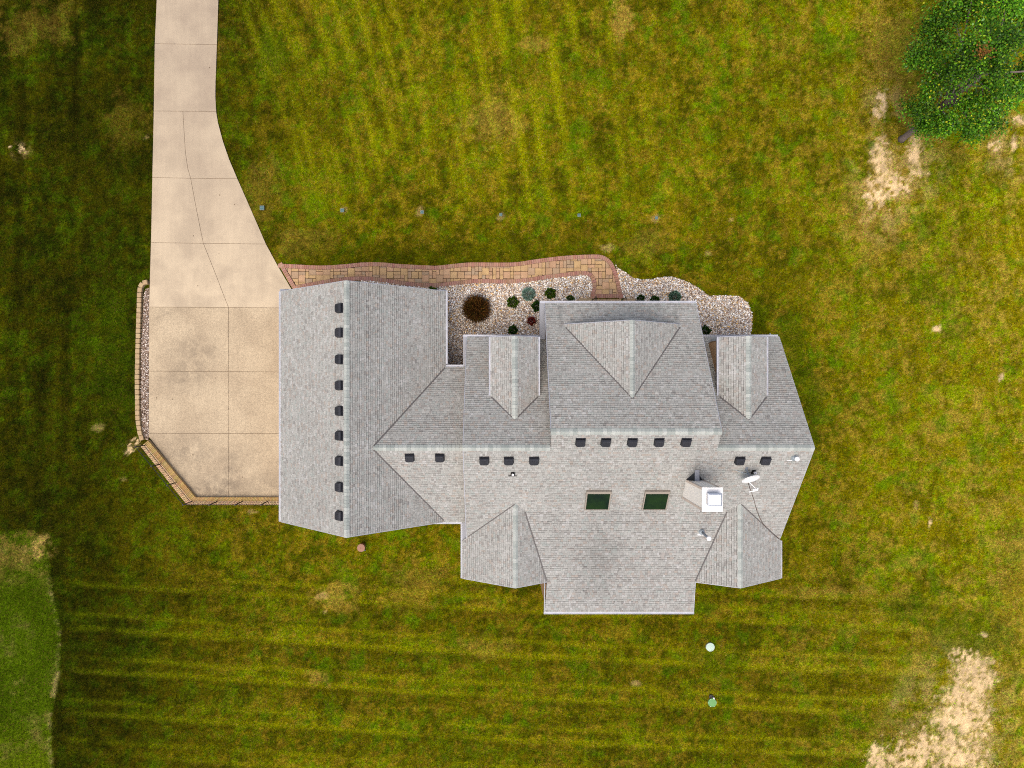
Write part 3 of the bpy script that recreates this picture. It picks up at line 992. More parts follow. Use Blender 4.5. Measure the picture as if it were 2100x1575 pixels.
# ------------------------------------------------------------------ walkway
top_e = [(570, 540), (600, 541.5), (660, 544), (710, 541), (740, 538), (780, 537.5), (820, 541), (880, 544), (900, 544), (960, 538), (1020, 538), (1060, 537), (1100, 531), (1160, 524), (1220, 521.5), (1240, 525), (1256, 538), (1268, 566), (1278, 611)]
bot_e = [(603, 594), (660, 583), (710, 576), (750, 575), (790, 579), (840, 586), (890, 588.5), (940, 583.5), (980, 580), (1040, 581), (1080, 578), (1120, 572), (1160, 567), (1190, 563.5), (1206, 565), (1213, 573), (1215, 585), (1210, 611)]
ZP = 0.03
tp = resample([Vector((u, v)) for u, v in top_e], 6)
bt = resample([Vector((u, v)) for u, v in bot_e], 6)
walk_px = [(p.x, p.y) for p in tp] + [(p.x, p.y) for p in reversed(bt)]
walk = px_poly(walk_px, ZP)
mb = MB()
mb.prism(walk, -0.1, 0.014)
walkway = mb.build('walkway', mat('paver_joint_sand', S(84, 62, 42), 0.95), origin=(0, 0, 0))
tag(walkway, kind='structure')


def soldier(px_pts, wpx, side, step_m=0.104):
    """a course of bricks set across an edge line; side +1: to the left of travel in the plan"""
    P = [W(p[0], p[1], ZP).xy for p in px_pts]
    P = resample([Vector(p) for p in P], step_m)
    mbk = MB()
    wm = wpx * H / F
    nrm = []
    for i in range(len(P)):
        d = (P[min(i + 1, len(P) - 1)] - P[max(i - 1, 0)]).normalized()
        nrm.append(Vector((-d.y, d.x)) * side)
    for i in range(len(P) - 1):
        a_, b_ = P[i], P[i + 1]
        q = [a_, b_, b_ + nrm[i + 1] * wm, a_ + nrm[i] * wm]
        cen = sum(q, Vector((0, 0))) / 4
        e = (b_ - a_)
        q2 = [q[0].lerp(q[1], 0.04), q[0].lerp(q[1], 0.96), q[3].lerp(q[2], 0.96), q[3].lerp(q[2], 0.04)]
        q2 = [cen + (p - cen) * 0.985 for p in q2]
        f = random.random()
        c0, c1 = (196, 152, 130), (178, 132, 112)
        cc = S(*[c0[k] * f + c1[k] * (1 - f) + random.uniform(-5, 5) for k in range(3)])
        mbk.prism(ccw([tuple(p) for p in q2]), -0.05, ZP + 0.004 + random.uniform(-0.003, 0.003), cc)
    return mbk


border = MB()
for pts, sd in ((top_e, -1), (bot_e, 1), ([(570.5, 541), (586, 568), (602, 595)], 1), ([(1210, 611), (1244, 611), (1278, 611)], 1)):
    s = soldier(pts, 8.2, sd)
    border.add(s.v, [])
    b = len(border.v) - len(s.v)
    for f, c_ in zip(s.f, s.c):
        border.f.append(tuple(b + i for i in f))
        border.c.append(c_)
        border.m.append(0)
tag(border.build('border_bricks', M_BRICK, walkway, tone=True), kind='stuff')

inner = offset_poly(walk, 8.6 * H / F)
UNIT = 0.1665
xs = [p[0] for p in inner]
ys = [p[1] for p in inner]
nx_, ny_ = int((max(xs) - min(xs)) / UNIT) + 2, int((max(ys) - min(ys)) / UNIT) + 2
occ = np.zeros((ny_, nx_), dtype=bool)
pav = {}
rp = random.Random(5)
for j in range(ny_):
    for i in range(nx_):
        if occ[j, i]:
            continue
        opts = [(2, 2)] * 5 + [(2, 1)] * 3 + [(1, 2)] * 3 + [(1, 1)] * 2
        rp.shuffle(opts)
        for (a_, b_) in opts + [(1, 1)]:
            if i + a_ <= nx_ and j + b_ <= ny_ and not occ[j:j + b_, i:i + a_].any():
                break
        occ[j:j + b_, i:i + a_] = True
        x0, y0 = min(xs) + i * UNIT, min(ys) + j * UNIT
        gpx = 0.0105
        r = clip_rect(inner, x0 + gpx, x0 + a_ * UNIT - gpx, y0 + gpx, y0 + b_ * UNIT - gpx)
        if len(r) < 3 or abs(area2(r)) < 0.0012:
            continue
        full = abs(abs(area2(r)) - (a_ * UNIT - 2 * gpx) * (b_ * UNIT - 2 * gpx)) < 1e-5
        dz = rp.uniform(-0.002, 0.003)
        if full and (a_, b_) in pav:
            inst(pav[(a_, b_)], 'paver', walkway, Matrix.Translation((x0 + a_ * UNIT / 2, y0 + b_ * UNIT / 2, dz)))
            continue
        mb = MB()
        r = ccw(r)
        rr = offset_poly(r, 0.004) if full else r
        mb.prism(r, -0.03, ZP - 0.003)
        if full:
            mb.add([(x, y, ZP - 0.003) for x, y in r] + [(x, y, ZP) for x, y in rr], [(4, 5, 6, 7)] + [(q, (q + 1) % 4, 4 + (q + 1) % 4, 4 + q) for q in range(4)])
            ob = mb.build('paver', M_PAVER, walkway, origin=(x0 + a_ * UNIT / 2, y0 + b_ * UNIT / 2, 0))
            pav[(a_, b_)] = ob.data
        else:
            mb.build('paver', M_PAVER, walkway)

# ------------------------------------------------------------------ gravel beds
bedL = [(p.x, p.y) for p in bt if p.x > 735] + [(1215, 640), (1215, 740), (900, 790), (860, 640), (740, 600)]
bedR = [(1262, 540), (1266, 548), (1280, 556), (1300, 570), (1320, 573), (1340, 571.6), (1360, 567.6), (1380, 567), (1400, 573), (1430, 588), (1454, 606), (1480, 605), (1516, 607), (1534, 620), (1543, 644), (1542, 668), (1538, 700), (1480, 730), (1270, 730), (1278, 611), (1268, 566)]
beds = []
for pts in (bedL, bedR):
    mb = MB()
    mb.prism(px_poly(pts, 0.01), -0.1, 0.006)
    o = mb.build('gravel_bed', M_BED, origin=(0, 0, 0))
    tag(o, kind='structure')

ico_v = []
ph = (1 + 5 ** 0.5) / 2
for a_, b_ in ((1, ph), (1, -ph), (-1, ph), (-1, -ph)):
    ico_v += [(0, a_, b_), (a_, b_, 0), (b_, 0, a_)]
bmi = bmesh.new()
bmesh.ops.create_icosphere(bmi, subdivisions=1, radius=1.0)
ICOV = np.array([v.co[:] for v in bmi.verts])
ICOF = np.array([[v.index for v in f.verts] for f in bmi.faces])
bmi.free()
STONES = [((250, 240, 226), 4), ((238, 222, 202), 4), ((222, 198, 164), 3), ((226, 184, 114), 1.2), ((178, 168, 158), 3), ((208, 203, 196), 3), ((146, 126, 112), 2), ((255, 252, 246), 3), ((212, 178, 152), 1.4)]
STW = np.array([s_[1] for s_ in STONES])
STW = STW / STW.sum()


def stones(name, polys_px, spacing, rad, hidden=None, palette=STONES, wts=STW, zb=0.0):
    V_, F_, C_ = [], [], []
    base = 0
    for pp in polys_px:
        poly = px_poly(pp, 0.02)
        x0, x1 = min(p[0] for p in poly), max(p[0] for p in poly)
        y0, y1 = min(p[1] for p in poly), max(p[1] for p in poly)
        xs_, ys_ = np.meshgrid(np.arange(x0, x1, spacing), np.arange(y0, y1, spacing))
        xs_ = xs_ + RNG.uniform(-0.5, 0.5, xs_.shape) * spacing
        ys_ = ys_ + RNG.uniform(-0.5, 0.5, ys_.shape) * spacing
        ok = inside(poly, xs_, ys_)
        for hp in (hidden or []):
            ok &= ~inside(hp, xs_, ys_)
        for x, y in zip(xs_[ok], ys_[ok]):
            r = rad * RNG.uniform(0.6, 1.35)
            sc = np.array([r * RNG.uniform(0.8, 1.35), r * RNG.uniform(0.7, 1.1), r * RNG.uniform(0.45, 0.8)])
            a_ = RNG.uniform(0, 6.28)
            vv = ICOV * sc * RNG.uniform(0.85, 1.15, (len(ICOV), 1))
            ca, sa = math.cos(a_), math.sin(a_)
            vv = np.stack([vv[:, 0] * ca - vv[:, 1] * sa + x, vv[:, 0] * sa + vv[:, 1] * ca + y, vv[:, 2] + zb + r * RNG.uniform(0.1, 0.9)], 1)
            V_.append(vv)
            F_.append(ICOF + base)
            base += len(ICOV)
            cc = palette[RNG.choice(len(palette), p=wts)][0]
            f = RNG.uniform(0.84, 1.06)
            C_.append(np.tile(S(*[min(248, q * f) for q in cc], 1.0), (len(ICOF), 1)))
    V_, F_, C_ = np.concatenate(V_), np.concatenate(F_), np.concatenate(C_)
    me = bpy.data.meshes.new(name)
    me.from_pydata(V_.tolist(), [], F_.tolist())
    at = me.attributes.new('tone', 'FLOAT_COLOR', 'FACE')
    at.data.foreach_set('color', C_.astype(np.float32).ravel())
    me.polygons.foreach_set('use_smooth', [True] * len(F_))
    me.materials.append(M_GRAVEL)
    o = bpy.data.objects.new(name, me)
    COL.objects.link(o)
    return o


def rect(x0, x1, y0, y1):
    return [(x0, -y1), (x1, -y1), (x1, -y0), (x0, -y0)]


hid = [rect(-8.8, -2.6, -3.6, 5.6), rect(-2.8, 2.5, -0.3, 6), rect(-0.7, 12, -1.5, 6), rect(2.6, 8.3, -3.0, 6)]
tag(stones('gravel', [bedL, bedR], 0.043, 0.031, hid), kind='stuff', label='pale mixed river gravel filling the planting beds at the front', cat='gravel')
GREYS = [((204, 190, 176), 3), ((166, 148, 132), 3), ((132, 110, 92), 3), ((228, 216, 204), 1.5), ((108, 84, 68), 2)]
gw = np.array([g_[1] for g_ in GREYS], float)
tag(stones('gravel', [strip], 0.045, 0.030, None, GREYS, gw / gw.sum()), kind='stuff', label='grey gravel strip between the driveway and its tan edging blocks', cat='gravel')

# ------------------------------------------------------------------ the house
house = thing('house', 'sprawling house with grey shingle roofs, dormers and a garage wing beside the driveway', 'house', (0, 0, 0))


class Plane:
    def __init__(self, x0, y0, z0, bx, by):      # z = z0 + bx (x-x0) + by (yd-y0), yd runs down the picture
        self.a = z0 - bx * x0 - by * y0
        self.bx, self.by = bx, by

    def z(self, x, yd):
        return self.a + self.bx * x + self.by * yd

    def at_px(self, u, v):
        k = (self.bx * (u - U0) + self.by * (v - V0)) / F
        z = (self.a + k * H) / (1 + k)
        return W(u, v, z)

    def frame(self):
        """eave direction, up-slope direction, normal (world)"""
        nrm = Vector((-self.bx, self.by, 1)).normalized()
        up = Vector((self.bx, -self.by, self.bx ** 2 + self.by ** 2)).normalized()
        return up.cross(nrm).normalized(), up, nrm


XL, XR = -1.21, 12.20
P_mf = Plane(0, 2.44, 6.39, 0, 0.758)
P_mb = Plane(0, 2.44, 6.39, 0, -0.788)
P_cf = Plane(0, 1.79, 6.90, 0, 0.660)
P_gl = Plane(-5.74, 0, 6.10, 0.896, 0)
P_gr = Plane(-5.74, 0, 6.10, -0.856, 0)
P_kf = Plane(0, 2.53, 5.37, 0, 0.727)
P_kb = Plane(0, 2.53, 5.37, 0, -0.697)
P_d1l, P_d1r = Plane(0.785, 0, 5.62, 0.735, 0), Plane(0.785, 0, 5.62, -0.735, 0)
P_d2l, P_d2r = Plane(9.98, 0, 5.62, 0.735, 0), Plane(9.98, 0, 5.62, -0.735, 0)
P_cgl, P_cgr = Plane(5.31, 0, 6.10, 0.802, 0), Plane(5.31, 0, 6.10, -0.83, 0)
P_lgl, P_lgr = Plane(0.838, 0, 4.45, 0.647, 0), Plane(0.838, 0, 4.45, -0.647, 0)
P_rgl, P_rgr = Plane(10.05, 0, 4.45, 0.54, 0), Plane(10.05, 0, 4.45, -0.65, 0)
P_sh = Plane(0, 5.22, 4.20, 0, -0.20)

ROOFS = [
    (P_gl, [(-5.74, -3.98), (-5.74, 5.91), (-9.20, 5.91), (-9.20, -3.98)]),
    (P_gr, [(-5.74, -3.98), (-2.12, -3.98), (-2.12, -0.73), (-4.87, 2.53), (-2.12, 5.91), (-5.74, 5.91)]),
    (P_kf, [(-4.87, 2.53), (-1.15, 2.53), (-1.15, -0.73), (-2.12, -0.73)]),
    (P_kb, [(-4.87, 2.53), (-2.12, 5.93), (-1.15, 5.93), (-1.15, 2.53)]),
    (P_mf, [(XL, -2.03), (2.2, -2.03), (2.2, 2.44), (XL, 2.44)]),
    (P_mf, [(8.4, -2.03), (XR, -2.03), (XR, 2.44), (8.4, 2.44)]),
    (P_mb, [(XL, 2.44), (2.12, 2.44), (2.12, 1.79), (8.5, 1.79), (8.5, 2.44), (XR, 2.44), (XR, 6.68), (10.05, 4.90), (9.587, 5.22), (1.22, 5.22), (0.838, 4.90), (XL, 6.58)]),
    (P_cf, [(2.12, -3.42), (8.5, -3.42), (8.5, 1.79), (2.12, 1.79)]),
    (P_d1l, [(-0.17, -1.88), (0.785, -1.88), (0.785, 1.426), (-0.17, 0.50)]),
    (P_d1r, [(0.785, -1.88), (1.74, -1.88), (1.74, 0.50), (0.785, 1.426)]),
    (P_d2l, [(9.02, -1.88), (9.98, -1.88), (9.98, 1.426), (9.02, 0.50)]),
    (P_d2r, [(9.98, -1.88), (10.93, -1.88), (10.93, 0.50), (9.98, 1.426)]),
    (P_cgl, [(2.84, -2.46), (5.31, -2.46), (5.31, 0.58), (2.90, -2.36)]),
    (P_cgr, [(5.31, -2.46), (7.70, -2.46), (7.65, -2.36), (5.31, 0.58)]),
    (P_lgl, [(0.838, 4.90), (-1.40, 6.74), (-1.40, 8.34), (0.838, 8.34)]),
    (P_lgr, [(0.838, 4.90), (0.838, 8.34), (2.19, 8.34), (1.22, 5.22)]),
    (P_rgl, [(10.05, 4.90), (9.587, 5.22), (8.43, 8.34), (10.05, 8.34)]),
    (P_rgr, [(10.05, 4.90), (10.05, 8.34), (12.28, 8.34), (12.28, 6.74)]),
    (P_sh, [(1.22, 5.22), (9.587, 5.22), (8.43, 8.34), (8.44, 9.69), (2.115, 9.69), (2.19, 8.34)]),
]
deck = MB()
for pl, poly in ROOFS:
    e, up, nm = pl.frame()
    pts = [Vector((x, -y, pl.z(x, y))) for x, y in poly]
    if area2([(p.x, p.y) for p in pts]) < 0:
        pts.reverse()
    k = len(pts)
    deck.add([p - nm * 0.004 for p in pts] + [p - nm * 0.004 - Vector((0, 0, 0.13)) for p in pts],
             [tuple(range(k)), tuple(range(2 * k - 1, k - 1, -1))] + [(i, k + i, k + (i + 1) % k, (i + 1) % k) for i in range(k)])
roof = deck.build('roof', M_DECK, house, origin=(0, 0, 3.0))

# every shingle is a wedge: proud butt edge at the bottom, slipping under the course above
EXPO = 0.100
TONES = [((190, 190, 184), 7), ((184, 183, 177), 6), ((196, 195, 189), 5), ((187, 181, 174), 2.6), ((178, 176, 170), 2.5), ((202, 201, 197), 1.6), ((188, 179, 169), 1.2), ((184, 188, 182), 2), ((166, 163, 158), 0.8)]
tw = [t_[1] for t_ in TONES]
rs = random.Random(3)
shingles = []      # (projected size, verts, faces, colours)
for pl, poly in ROOFS:
    e, up, nm = pl.frame()
    org = Vector((poly[0][0], -poly[0][1], pl.z(*poly[0])))
    loc = []
    for x, y in poly:
        p = Vector((x, -y, pl.z(x, y))) - org
        loc.append((p.dot(e), p.dot(up)))
    t0, t1 = min(p[1] for p in loc), max(p[1] for p in loc)
    loc = ccw(loc)
    rows = int((t1 - t0) / EXPO) + 1
    for r in range(rows):
        ta, tb = t0 + r * EXPO, t0 + (r + 1) * EXPO
        row = dedupe(clip_half(clip_half(loc, 1, ta, False), 1, tb, True)) if True else loc
        if len(row) < 3:
            continue
        s0, s1 = min(p[0] for p in row), max(p[0] for p in row)
        s = s0 - rs.uniform(0, 0.3)
        while s < s1:
            wd = rs.choice((0.07, 0.09, 0.11, 0.13, 0.16))
            q = dedupe(clip_half(clip_half(row, 0, s + 0.002, False), 0, s + wd - 0.002, True))
            s += wd
            if len(q) < 3 or abs(area2(q)) < 2e-4:
                continue
            thick = rs.choice((0.011, 0.011, 0.018))
            ctone = rs.choices(TONES, tw)[0][0]
            jit = rs.uniform(-4, 4)
            cl_ = S(*[min(255, c_ + jit) for c_ in ctone])
            dk = tuple(c_ * 0.62 for c_ in cl_[:3]) + (1,)
            bd = rs.choice((0.46, 0.54, 0.62, 0.86, 0.95))
            bandc = tuple(c_ * bd for c_ in cl_[:3]) + (1,)
            # exposed face and, at its head, the printed shadow band
            tm = tb - EXPO * 0.28
            V_, F_, C_ = [], [], []
            for part, colr in ((dedupe(clip_half(q, 1, tm, True)), cl_), (dedupe(clip_half(q, 1, tm, False)), bandc)):
                if len(part) < 3 or abs(area2(part)) < 1e-5:
                    continue
                b = len(V_)
                for (ss, tt) in part:
                    hh = 0.003 + thick * (1 - (tt - ta) / EXPO)
                    V_.append(tuple(org + e * ss + up * tt + nm * hh))
                F_.append(tuple(range(b, b + len(part))))
                C_.append(colr)
            b = len(V_)
            kq = len(q)
            for (ss, tt) in q:
                hh = 0.003 + thick * (1 - (tt - ta) / EXPO)
                V_.append(tuple(org + e * ss + up * tt + nm * hh))
            for (ss, tt) in q:
                V_.append(tuple(org + e * ss + up * tt - nm * 0.003))
            for i in range(kq):
                if q[i][1] > tb - 1e-4 and q[(i + 1) % kq][1] > tb - 1e-4:
                    continue
                F_.append((b + i, b + kq + i, b + kq + (i + 1) % kq, b + (i + 1) % kq))
                C_.append(dk)
            cz = V_[0][2]
            A = abs(area2(q)) * nm.z / (H - cz) ** 2 if len(q) == 4 and True else 0
            shingles.append((A * rs.uniform(0.8, 1.0), V_, F_, C_))
shingles.sort(key=lambda s_: -s_[0])
for A, V_, F_, C_ in shingles[:300]:
    mb = MB()
    mb.v, mb.f, mb.c, mb.m = V_, F_, C_, [0] * len(F_)
    mb.build('shingle', M_SHINGLE, roof, tone=True)
big = MB()
for A, V_, F_, C_ in shingles[300:]:
    b = len(big.v)
    big.v += V_
    big.f += [tuple(b + i for i in f) for f in F_]
    big.c += C_
big.m = [0] * len(big.f)
tag(big.build('shingles', M_SHINGLE, roof, tone=True), kind='stuff')


def caps(p0, p1, sl, sr, width=0.145, step=0.142):
    """ridge caps from p0 to p1 (world); sl / sr: fall per metre on the left / right of the travel direction"""
    p0, p1 = Vector(p0), Vector(p1)
    d = (p1 - p0)
    L = d.length
    d.normalize()
    left = Vector((-d.y, d.x, 0))
    nn = max(1, int(round(L / step)))
    st = L / nn
    mb = MB()
    lw, rw_ = width / math.sqrt(1 + sl * sl), width / math.sqrt(1 + sr * sr)
    prof = []
    for t, hh in ((-0.012, 0.036), (st + 0.03, 0.018)):
        for off, fall in ((lw, sl), (lw * 0.2, sl), (0, 0), (-rw_ * 0.2, sr), (-rw_, sr)):
            k = abs(off)
            zz = -k * fall + hh - (0.006 if off == 0 else 0.0)
            prof.append((t, off, zz))
    vs_ = [(t, o_, z_) for t, o_, z_ in prof] + [(t, o_, z_ - 0.03) for t, o_, z_ in prof]
    fs = [(i, i + 5, i + 6, i + 1) for i in range(4)]
    fs += [(i, i + 1, i + 11, i + 10) for i in range(4)] + [(0, 10, 15, 5), (4, 9, 19, 14)]
    mb.add(vs_, fs)
    tmp = mb.build('ridge_cap', M_CAP, origin=(0, 0, 0))
    me = tmp.data
    bpy.data.objects.remove(tmp)
    R = Matrix((d, left, Vector((0, 0, 1)))).transposed().to_4x4()
    for k in range(nn):
        inst(me, 'ridge_cap', roof, Matrix.Translation(p0 + d * (k * st)) @ R)


def wp(x, yd, z):
    return (x, -yd, z)


caps(wp(-5.74, -3.98, 6.10), wp(-5.74, 5.91, 6.10), 0.856, 0.896)
caps(wp(-1.25, 2.53, 5.37), wp(-4.80, 2.53, 5.37), 0.697, 0.727, 0.15, 0.16)
caps(wp(2.10, 2.44, 6.39), wp(XL, 2.44, 6.39), 0.788, 0.758, 0.15, 0.16)
caps(wp(8.5, 1.79, 6.90), wp(2.12, 1.79, 6.90), 0.788, 0.66, 0.15, 0.16)
caps(wp(XR, 2.44, 6.39), wp(8.52, 2.44, 6.39), 0.788, 0.758, 0.15, 0.16)
for xr_ in (0.785, 9.98):
    caps(wp(xr_, -1.88, 5.62), wp(xr_, 1.40, 5.62), 0.735, 0.735, 0.135)
caps(wp(5.31, -2.46, 6.10), wp(5.31, 0.56, 6.10), 0.83, 0.802, 0.12)
caps(wp(0.838, 8.34, 4.45), wp(0.838, 4.92, 4.45), 0.647, 0.647, 0.12, 0.15)
caps(wp(10.05, 8.34, 4.45), wp(10.05, 4.92, 4.45), 0.54, 0.65, 0.12, 0.15)

# dark strips standing in for the shade in valleys where two slopes meet
M_VALLEY_SHADE = mat('valley_shade_grey', S(112, 108, 106), 0.7)


def valley(pl, a_, b_, w_=0.028):
    p0, p1 = (Vector((x, -y, pl.z(x, y))) for x, y in (a_, b_))
    d = (p1 - p0).normalized()
    e, up, nm = pl.frame()
    side = d.cross(Vector((0, 0, 1))).normalized()
    mb = MB()
    o_ = Vector((0, 0, 0.03))
    mb.box((p0 + p1) / 2 + o_, (p1 - p0) / 2, side * w_, d.cross(side).normalized() * 0.006)
    mb.build('valley_shade_strip', M_VALLEY_SHADE, roof)


valley(P_kf, (-4.80, 2.45), (-2.14, -0.70))
valley(P_kb, (-4.80, 2.62), (-2.20, 5.85))
for xc in (0.785, 9.98):
    valley(P_mf, (xc, 1.40), (xc - 0.94, 0.52))
    valley(P_mf, (xc, 1.40), (xc + 0.94, 0.52))
valley(P_cf, (5.31, 0.56), (2.92, -2.34))
valley(P_cf, (5.31, 0.56), (7.63, -2.34))
valley(P_mb, (0.80, 4.93), (-1.15, 6.52), 0.02)
valley(P_sh, (1.24, 5.28), (2.18, 8.30), 0.024)
valley(P_sh, (9.57, 5.28), (8.44, 8.30), 0.024)
valley(P_mb, (10.09, 4.93), (12.15, 6.63), 0.02)

# walls
def walls(strips, name='wall', m=M_WALL, thick=0.12):
    mb = MB()
    for pts in strips:
        for (x0, y0, z0, t0), (x1, y1, z1, t1) in zip(pts, pts[1:]):
            d = Vector((x1 - x0, -(y1 - y0), 0))
            nrm = Vector((-d.y, d.x, 0)).normalized() * thick
            a0, a1 = Vector((x0, -y0, z0)), Vector((x1, -y1, z1))
            b0, b1_ = Vector((x0, -y0, t0)), Vector((x1, -y1, t1))
            mb.add([a0, a1, b1_, b0, a0 + nrm, a1 + nrm, b1_ + nrm, b0 + nrm], [(0, 1, 2, 3), (5, 4, 7, 6), (3, 2, 6, 7), (0, 3, 7, 4), (1, 5, 6, 2)])
    return mb.build(name, m, house)


def tz(pl, x, y):
    return pl.z(x, y) - 0.16


g0, g1, gx0, gx1 = -3.70, 5.62, -8.95, -2.40
walls([[(gx0, g0, -.1, tz(P_gl, gx0, 0)), (-5.74, g0, -.1, 5.94), (gx1, g0, -.1, tz(P_gr, gx1, 0)), (gx1, -0.45, -.1, tz(P_gr, gx1, 0))],
       [(gx1, 5.62, -.1, tz(P_gr, gx1, 0)), (-5.74, g1, -.1, 5.94), (gx0, g1, -.1, tz(P_gl, gx0, 0)), (gx0, g0, -.1, tz(P_gl, gx0, 0))],
       [(-2.4, -0.45, -.1, 2.95), (-1.05, -0.45, -.1, 2.95)],
       [(-1.05, 5.65, -.1, 2.95), (-2.4, 5.65, -.1, 2.95)]])
yf = -1.74
walls([[(-1.05, yf, -.1, tz(P_mf, 0, yf)), (2.3, yf, -.1, tz(P_mf, 0, yf)), (2.3, -3.15, -.1, tz(P_cf, 0, -3.15)), (8.32, -3.15, -.1, tz(P_cf, 0, -3.15)), (8.32, yf, -.1, tz(P_mf, 0, yf)), (12.02, yf, -.1, tz(P_mf, 0, yf)), (12.02, 2.44, -.1, 6.2), (12.02, 6.5, -.1, tz(P_mb, 0, 6.5))],
       [(-1.05, 6.5, -.1, tz(P_mb, 0, 6.5)), (-1.05, 2.44, -.1, 6.2), (-1.05, yf, -.1, tz(P_mf, 0, yf))],
       [(12.02, 6.5, -.1, 2.95), (12.02, 8.05, -.1, 2.95), (10.05, 8.05, -.1, 4.25), (8.30, 8.05, -.1, 3.3), (8.30, 9.45, -.1, 3.15), (2.26, 9.45, -.1, 3.15), (2.26, 8.05, -.1, 3.3), (0.838, 8.05, -.1, 4.25), (-1.1, 8.05, -.1, 2.98), (-1.1, 6.5, -.1, 2.98)]])
# cheeks of the tall middle roof above the lower roofs
walls([[(2.38, 1.79, tz(P_mf, 0, 1.79), 6.72), (2.38, -1.74, tz(P_mf, 0, -1.74), tz(P_cf, 0, -1.74)), (2.38, -3.15, 2.6, tz(P_cf, 0, -3.15))],
       [(8.26, -3.15, 2.6, tz(P_cf, 0, -3.15)), (8.26, -1.74, 2.6, tz(P_cf, 0, -1.74)), (8.26, 1.79, tz(P_mf, 0, 1.79), 6.72)]], 'gable_cheek')
walls([[(3.0, -2.28, 4.0, 4.05), (5.31, -2.28, 4.0, 5.92), (7.6, -2.28, 4.0, 4.05)]], 'gable_front')
for xc in (0.785, 9.98):
    w_ = 0.82
    o = walls([[(xc - w_, 0.6, P_mf.z(0, 0.6) - 0.1, 4.92), (xc - w_, yf, tz(P_mf, 0, yf), 4.92), (xc, yf, tz(P_mf, 0, yf), 5.46), (xc + w_, yf, tz(P_mf, 0, yf), 4.92), (xc + w_, 0.6, P_mf.z(0, 0.6) - 0.1, 4.92)]], 'dormer', thick=0.06)
    mb = MB()
    mb.aabox(xc - 0.42, xc + 0.42, -yf, -yf + 0.05, 3.55, 4.85)
    wdw = mb.build('window', M_WHITE, o)
    mb = MB()
    mb.aabox(xc - 0.36, xc + 0.36, -yf + 0.03, -yf + 0.06, 3.62, 4.78)


# gutters, rake boards
def gutter(p0, p1, outd, wd=0.115, ht=0.10, name='gutter'):
    p0, p1, o_ = Vector(p0), Vector(p1), Vector(outd).normalized()
    d = (p1 - p0)
    mid_, hl = (p0 + p1) / 2, d / 2
    mb = MB()
    up_ = Vector((0, 0, 1))
    mb.box(mid_ + o_ * (wd - 0.014) - up_ * ht / 2, hl, o_ * 0.014, up_ * ht / 2)
    mb.box(mid_ + o_ * 0.007 - up_ * (ht / 2 + 0.003), hl, o_ * 0.007, up_ * ht / 2)
    mb.box(mid_ + o_ * (wd / 2) - up_ * (ht * 0.22), hl * 0.998, o_ * (wd / 2 - 0.012), up_ * 0.008)
    for s_ in (-1, 1):
        mb.box(mid_ + hl * s_ * 0.999 + o_ * wd / 2 - up_ * ht / 2, d.normalized() * 0.006, o_ * wd / 2 * 0.99, up_ * ht / 2 * 0.98)
    return mb.build(name, M_GUTTER, house)


ze = lambda pl, x, y: pl.z(x, y) - 0.005
DN, UP, LF, RT = (0, -1, 0), (0, 1, 0), (-1, 0, 0), (1, 0, 0)
gutter(wp(-9.20, -3.98, ze(P_gl, -9.2, 0)), wp(-9.20, 5.91, ze(P_gl, -9.2, 0)), LF, 0.085)
gutter(wp(-2.12, -3.98, ze(P_gr, -2.12, 0)), wp(-2.12, -0.86, ze(P_gr, -2.12, 0)), RT, 0.085)
gutter(wp(-2.12, -0.73, ze(P_kf, 0, -0.73)), wp(-1.34, -0.73, ze(P_kf, 0, -0.73)), UP, 0.10)
gutter(wp(-2.75, 5.93, ze(P_kb, 0, 5.93)), wp(-1.42, 5.93, ze(P_kb, 0, 5.93)), DN, 0.085)
gutter(wp(-1.36, -2.03, ze(P_mf, 0, -2.03)), wp(1.98, -2.03, ze(P_mf, 0, -2.03)), UP, 0.09)
gutter(wp(8.42, -2.03, ze(P_mf, 0, -2.03)), wp(12.16, -2.03, ze(P_mf, 0, -2.03)), UP, 0.09)
gutter(wp(1.90, -3.42, ze(P_cf, 0, -3.42)), wp(8.52, -3.42, ze(P_cf, 0, -3.42)), UP, 0.10)
gutter(wp(-1.40, 6.0, ze(P_lgl, -1.40, 0)), wp(-1.40, 8.34, ze(P_lgl, -1.40, 0)), LF, 0.07)
gutter(wp(12.28, 6.74, ze(P_rgr, 12.28, 0)), wp(12.28, 8.34, ze(P_rgr, 12.28, 0)), RT, 0.06)
gutter(wp(2.08, 9.69, ze(P_sh, 0, 9.69)), wp(8.47, 9.69, ze(P_sh, 0, 9.69)), DN, 0.10)
for pl, x, o_ in ((P_d1l, -0.17, LF), (P_d1r, 1.74, RT), (P_d2l, 9.02, LF), (P_d2r, 10.93, RT)):
    gutter(wp(x, -1.90, ze(pl, x, 0)), wp(x, 0.46, ze(pl, x, 0)), o_, 0.075)
# level trim returns beside the rakes
for (x0, x1, y0, y1, z0, z1) in ((1.89, 2.13, -3.42, -1.9, 3.24, 3.40), (-1.37, -1.20, -2.03, -0.75, 2.88, 2.985), (-1.40, -1.20, 5.95, 6.7, 2.88, 2.985), (-9.26, -8.3, -4.09, -3.93, 2.86, 2.95), (-2.75, -2.06, -4.06, -3.93, 2.86, 2.95)):
    mb = MB()
    mb.aabox(x0, x1, -y1, -y0, z0, z1)
    mb.build('trim_return', M_TRIM, house)
# rake boards under the gable edges
def rake(x0, y0, z0, x1, y1, z1, out_):
    mb = MB()
    p0, p1 = Vector((x0, -y0, z0)), Vector((x1, -y1, z1))
    o_ = Vector(out_)
    mb.box((p0 + p1) / 2 + o_ * 0.014 - Vector((0, 0, 0.085)), (p1 - p0) / 2, o_ * 0.012, (0, 0, 0.08))
    mb.build('rake_board', M_GUTTER, house)


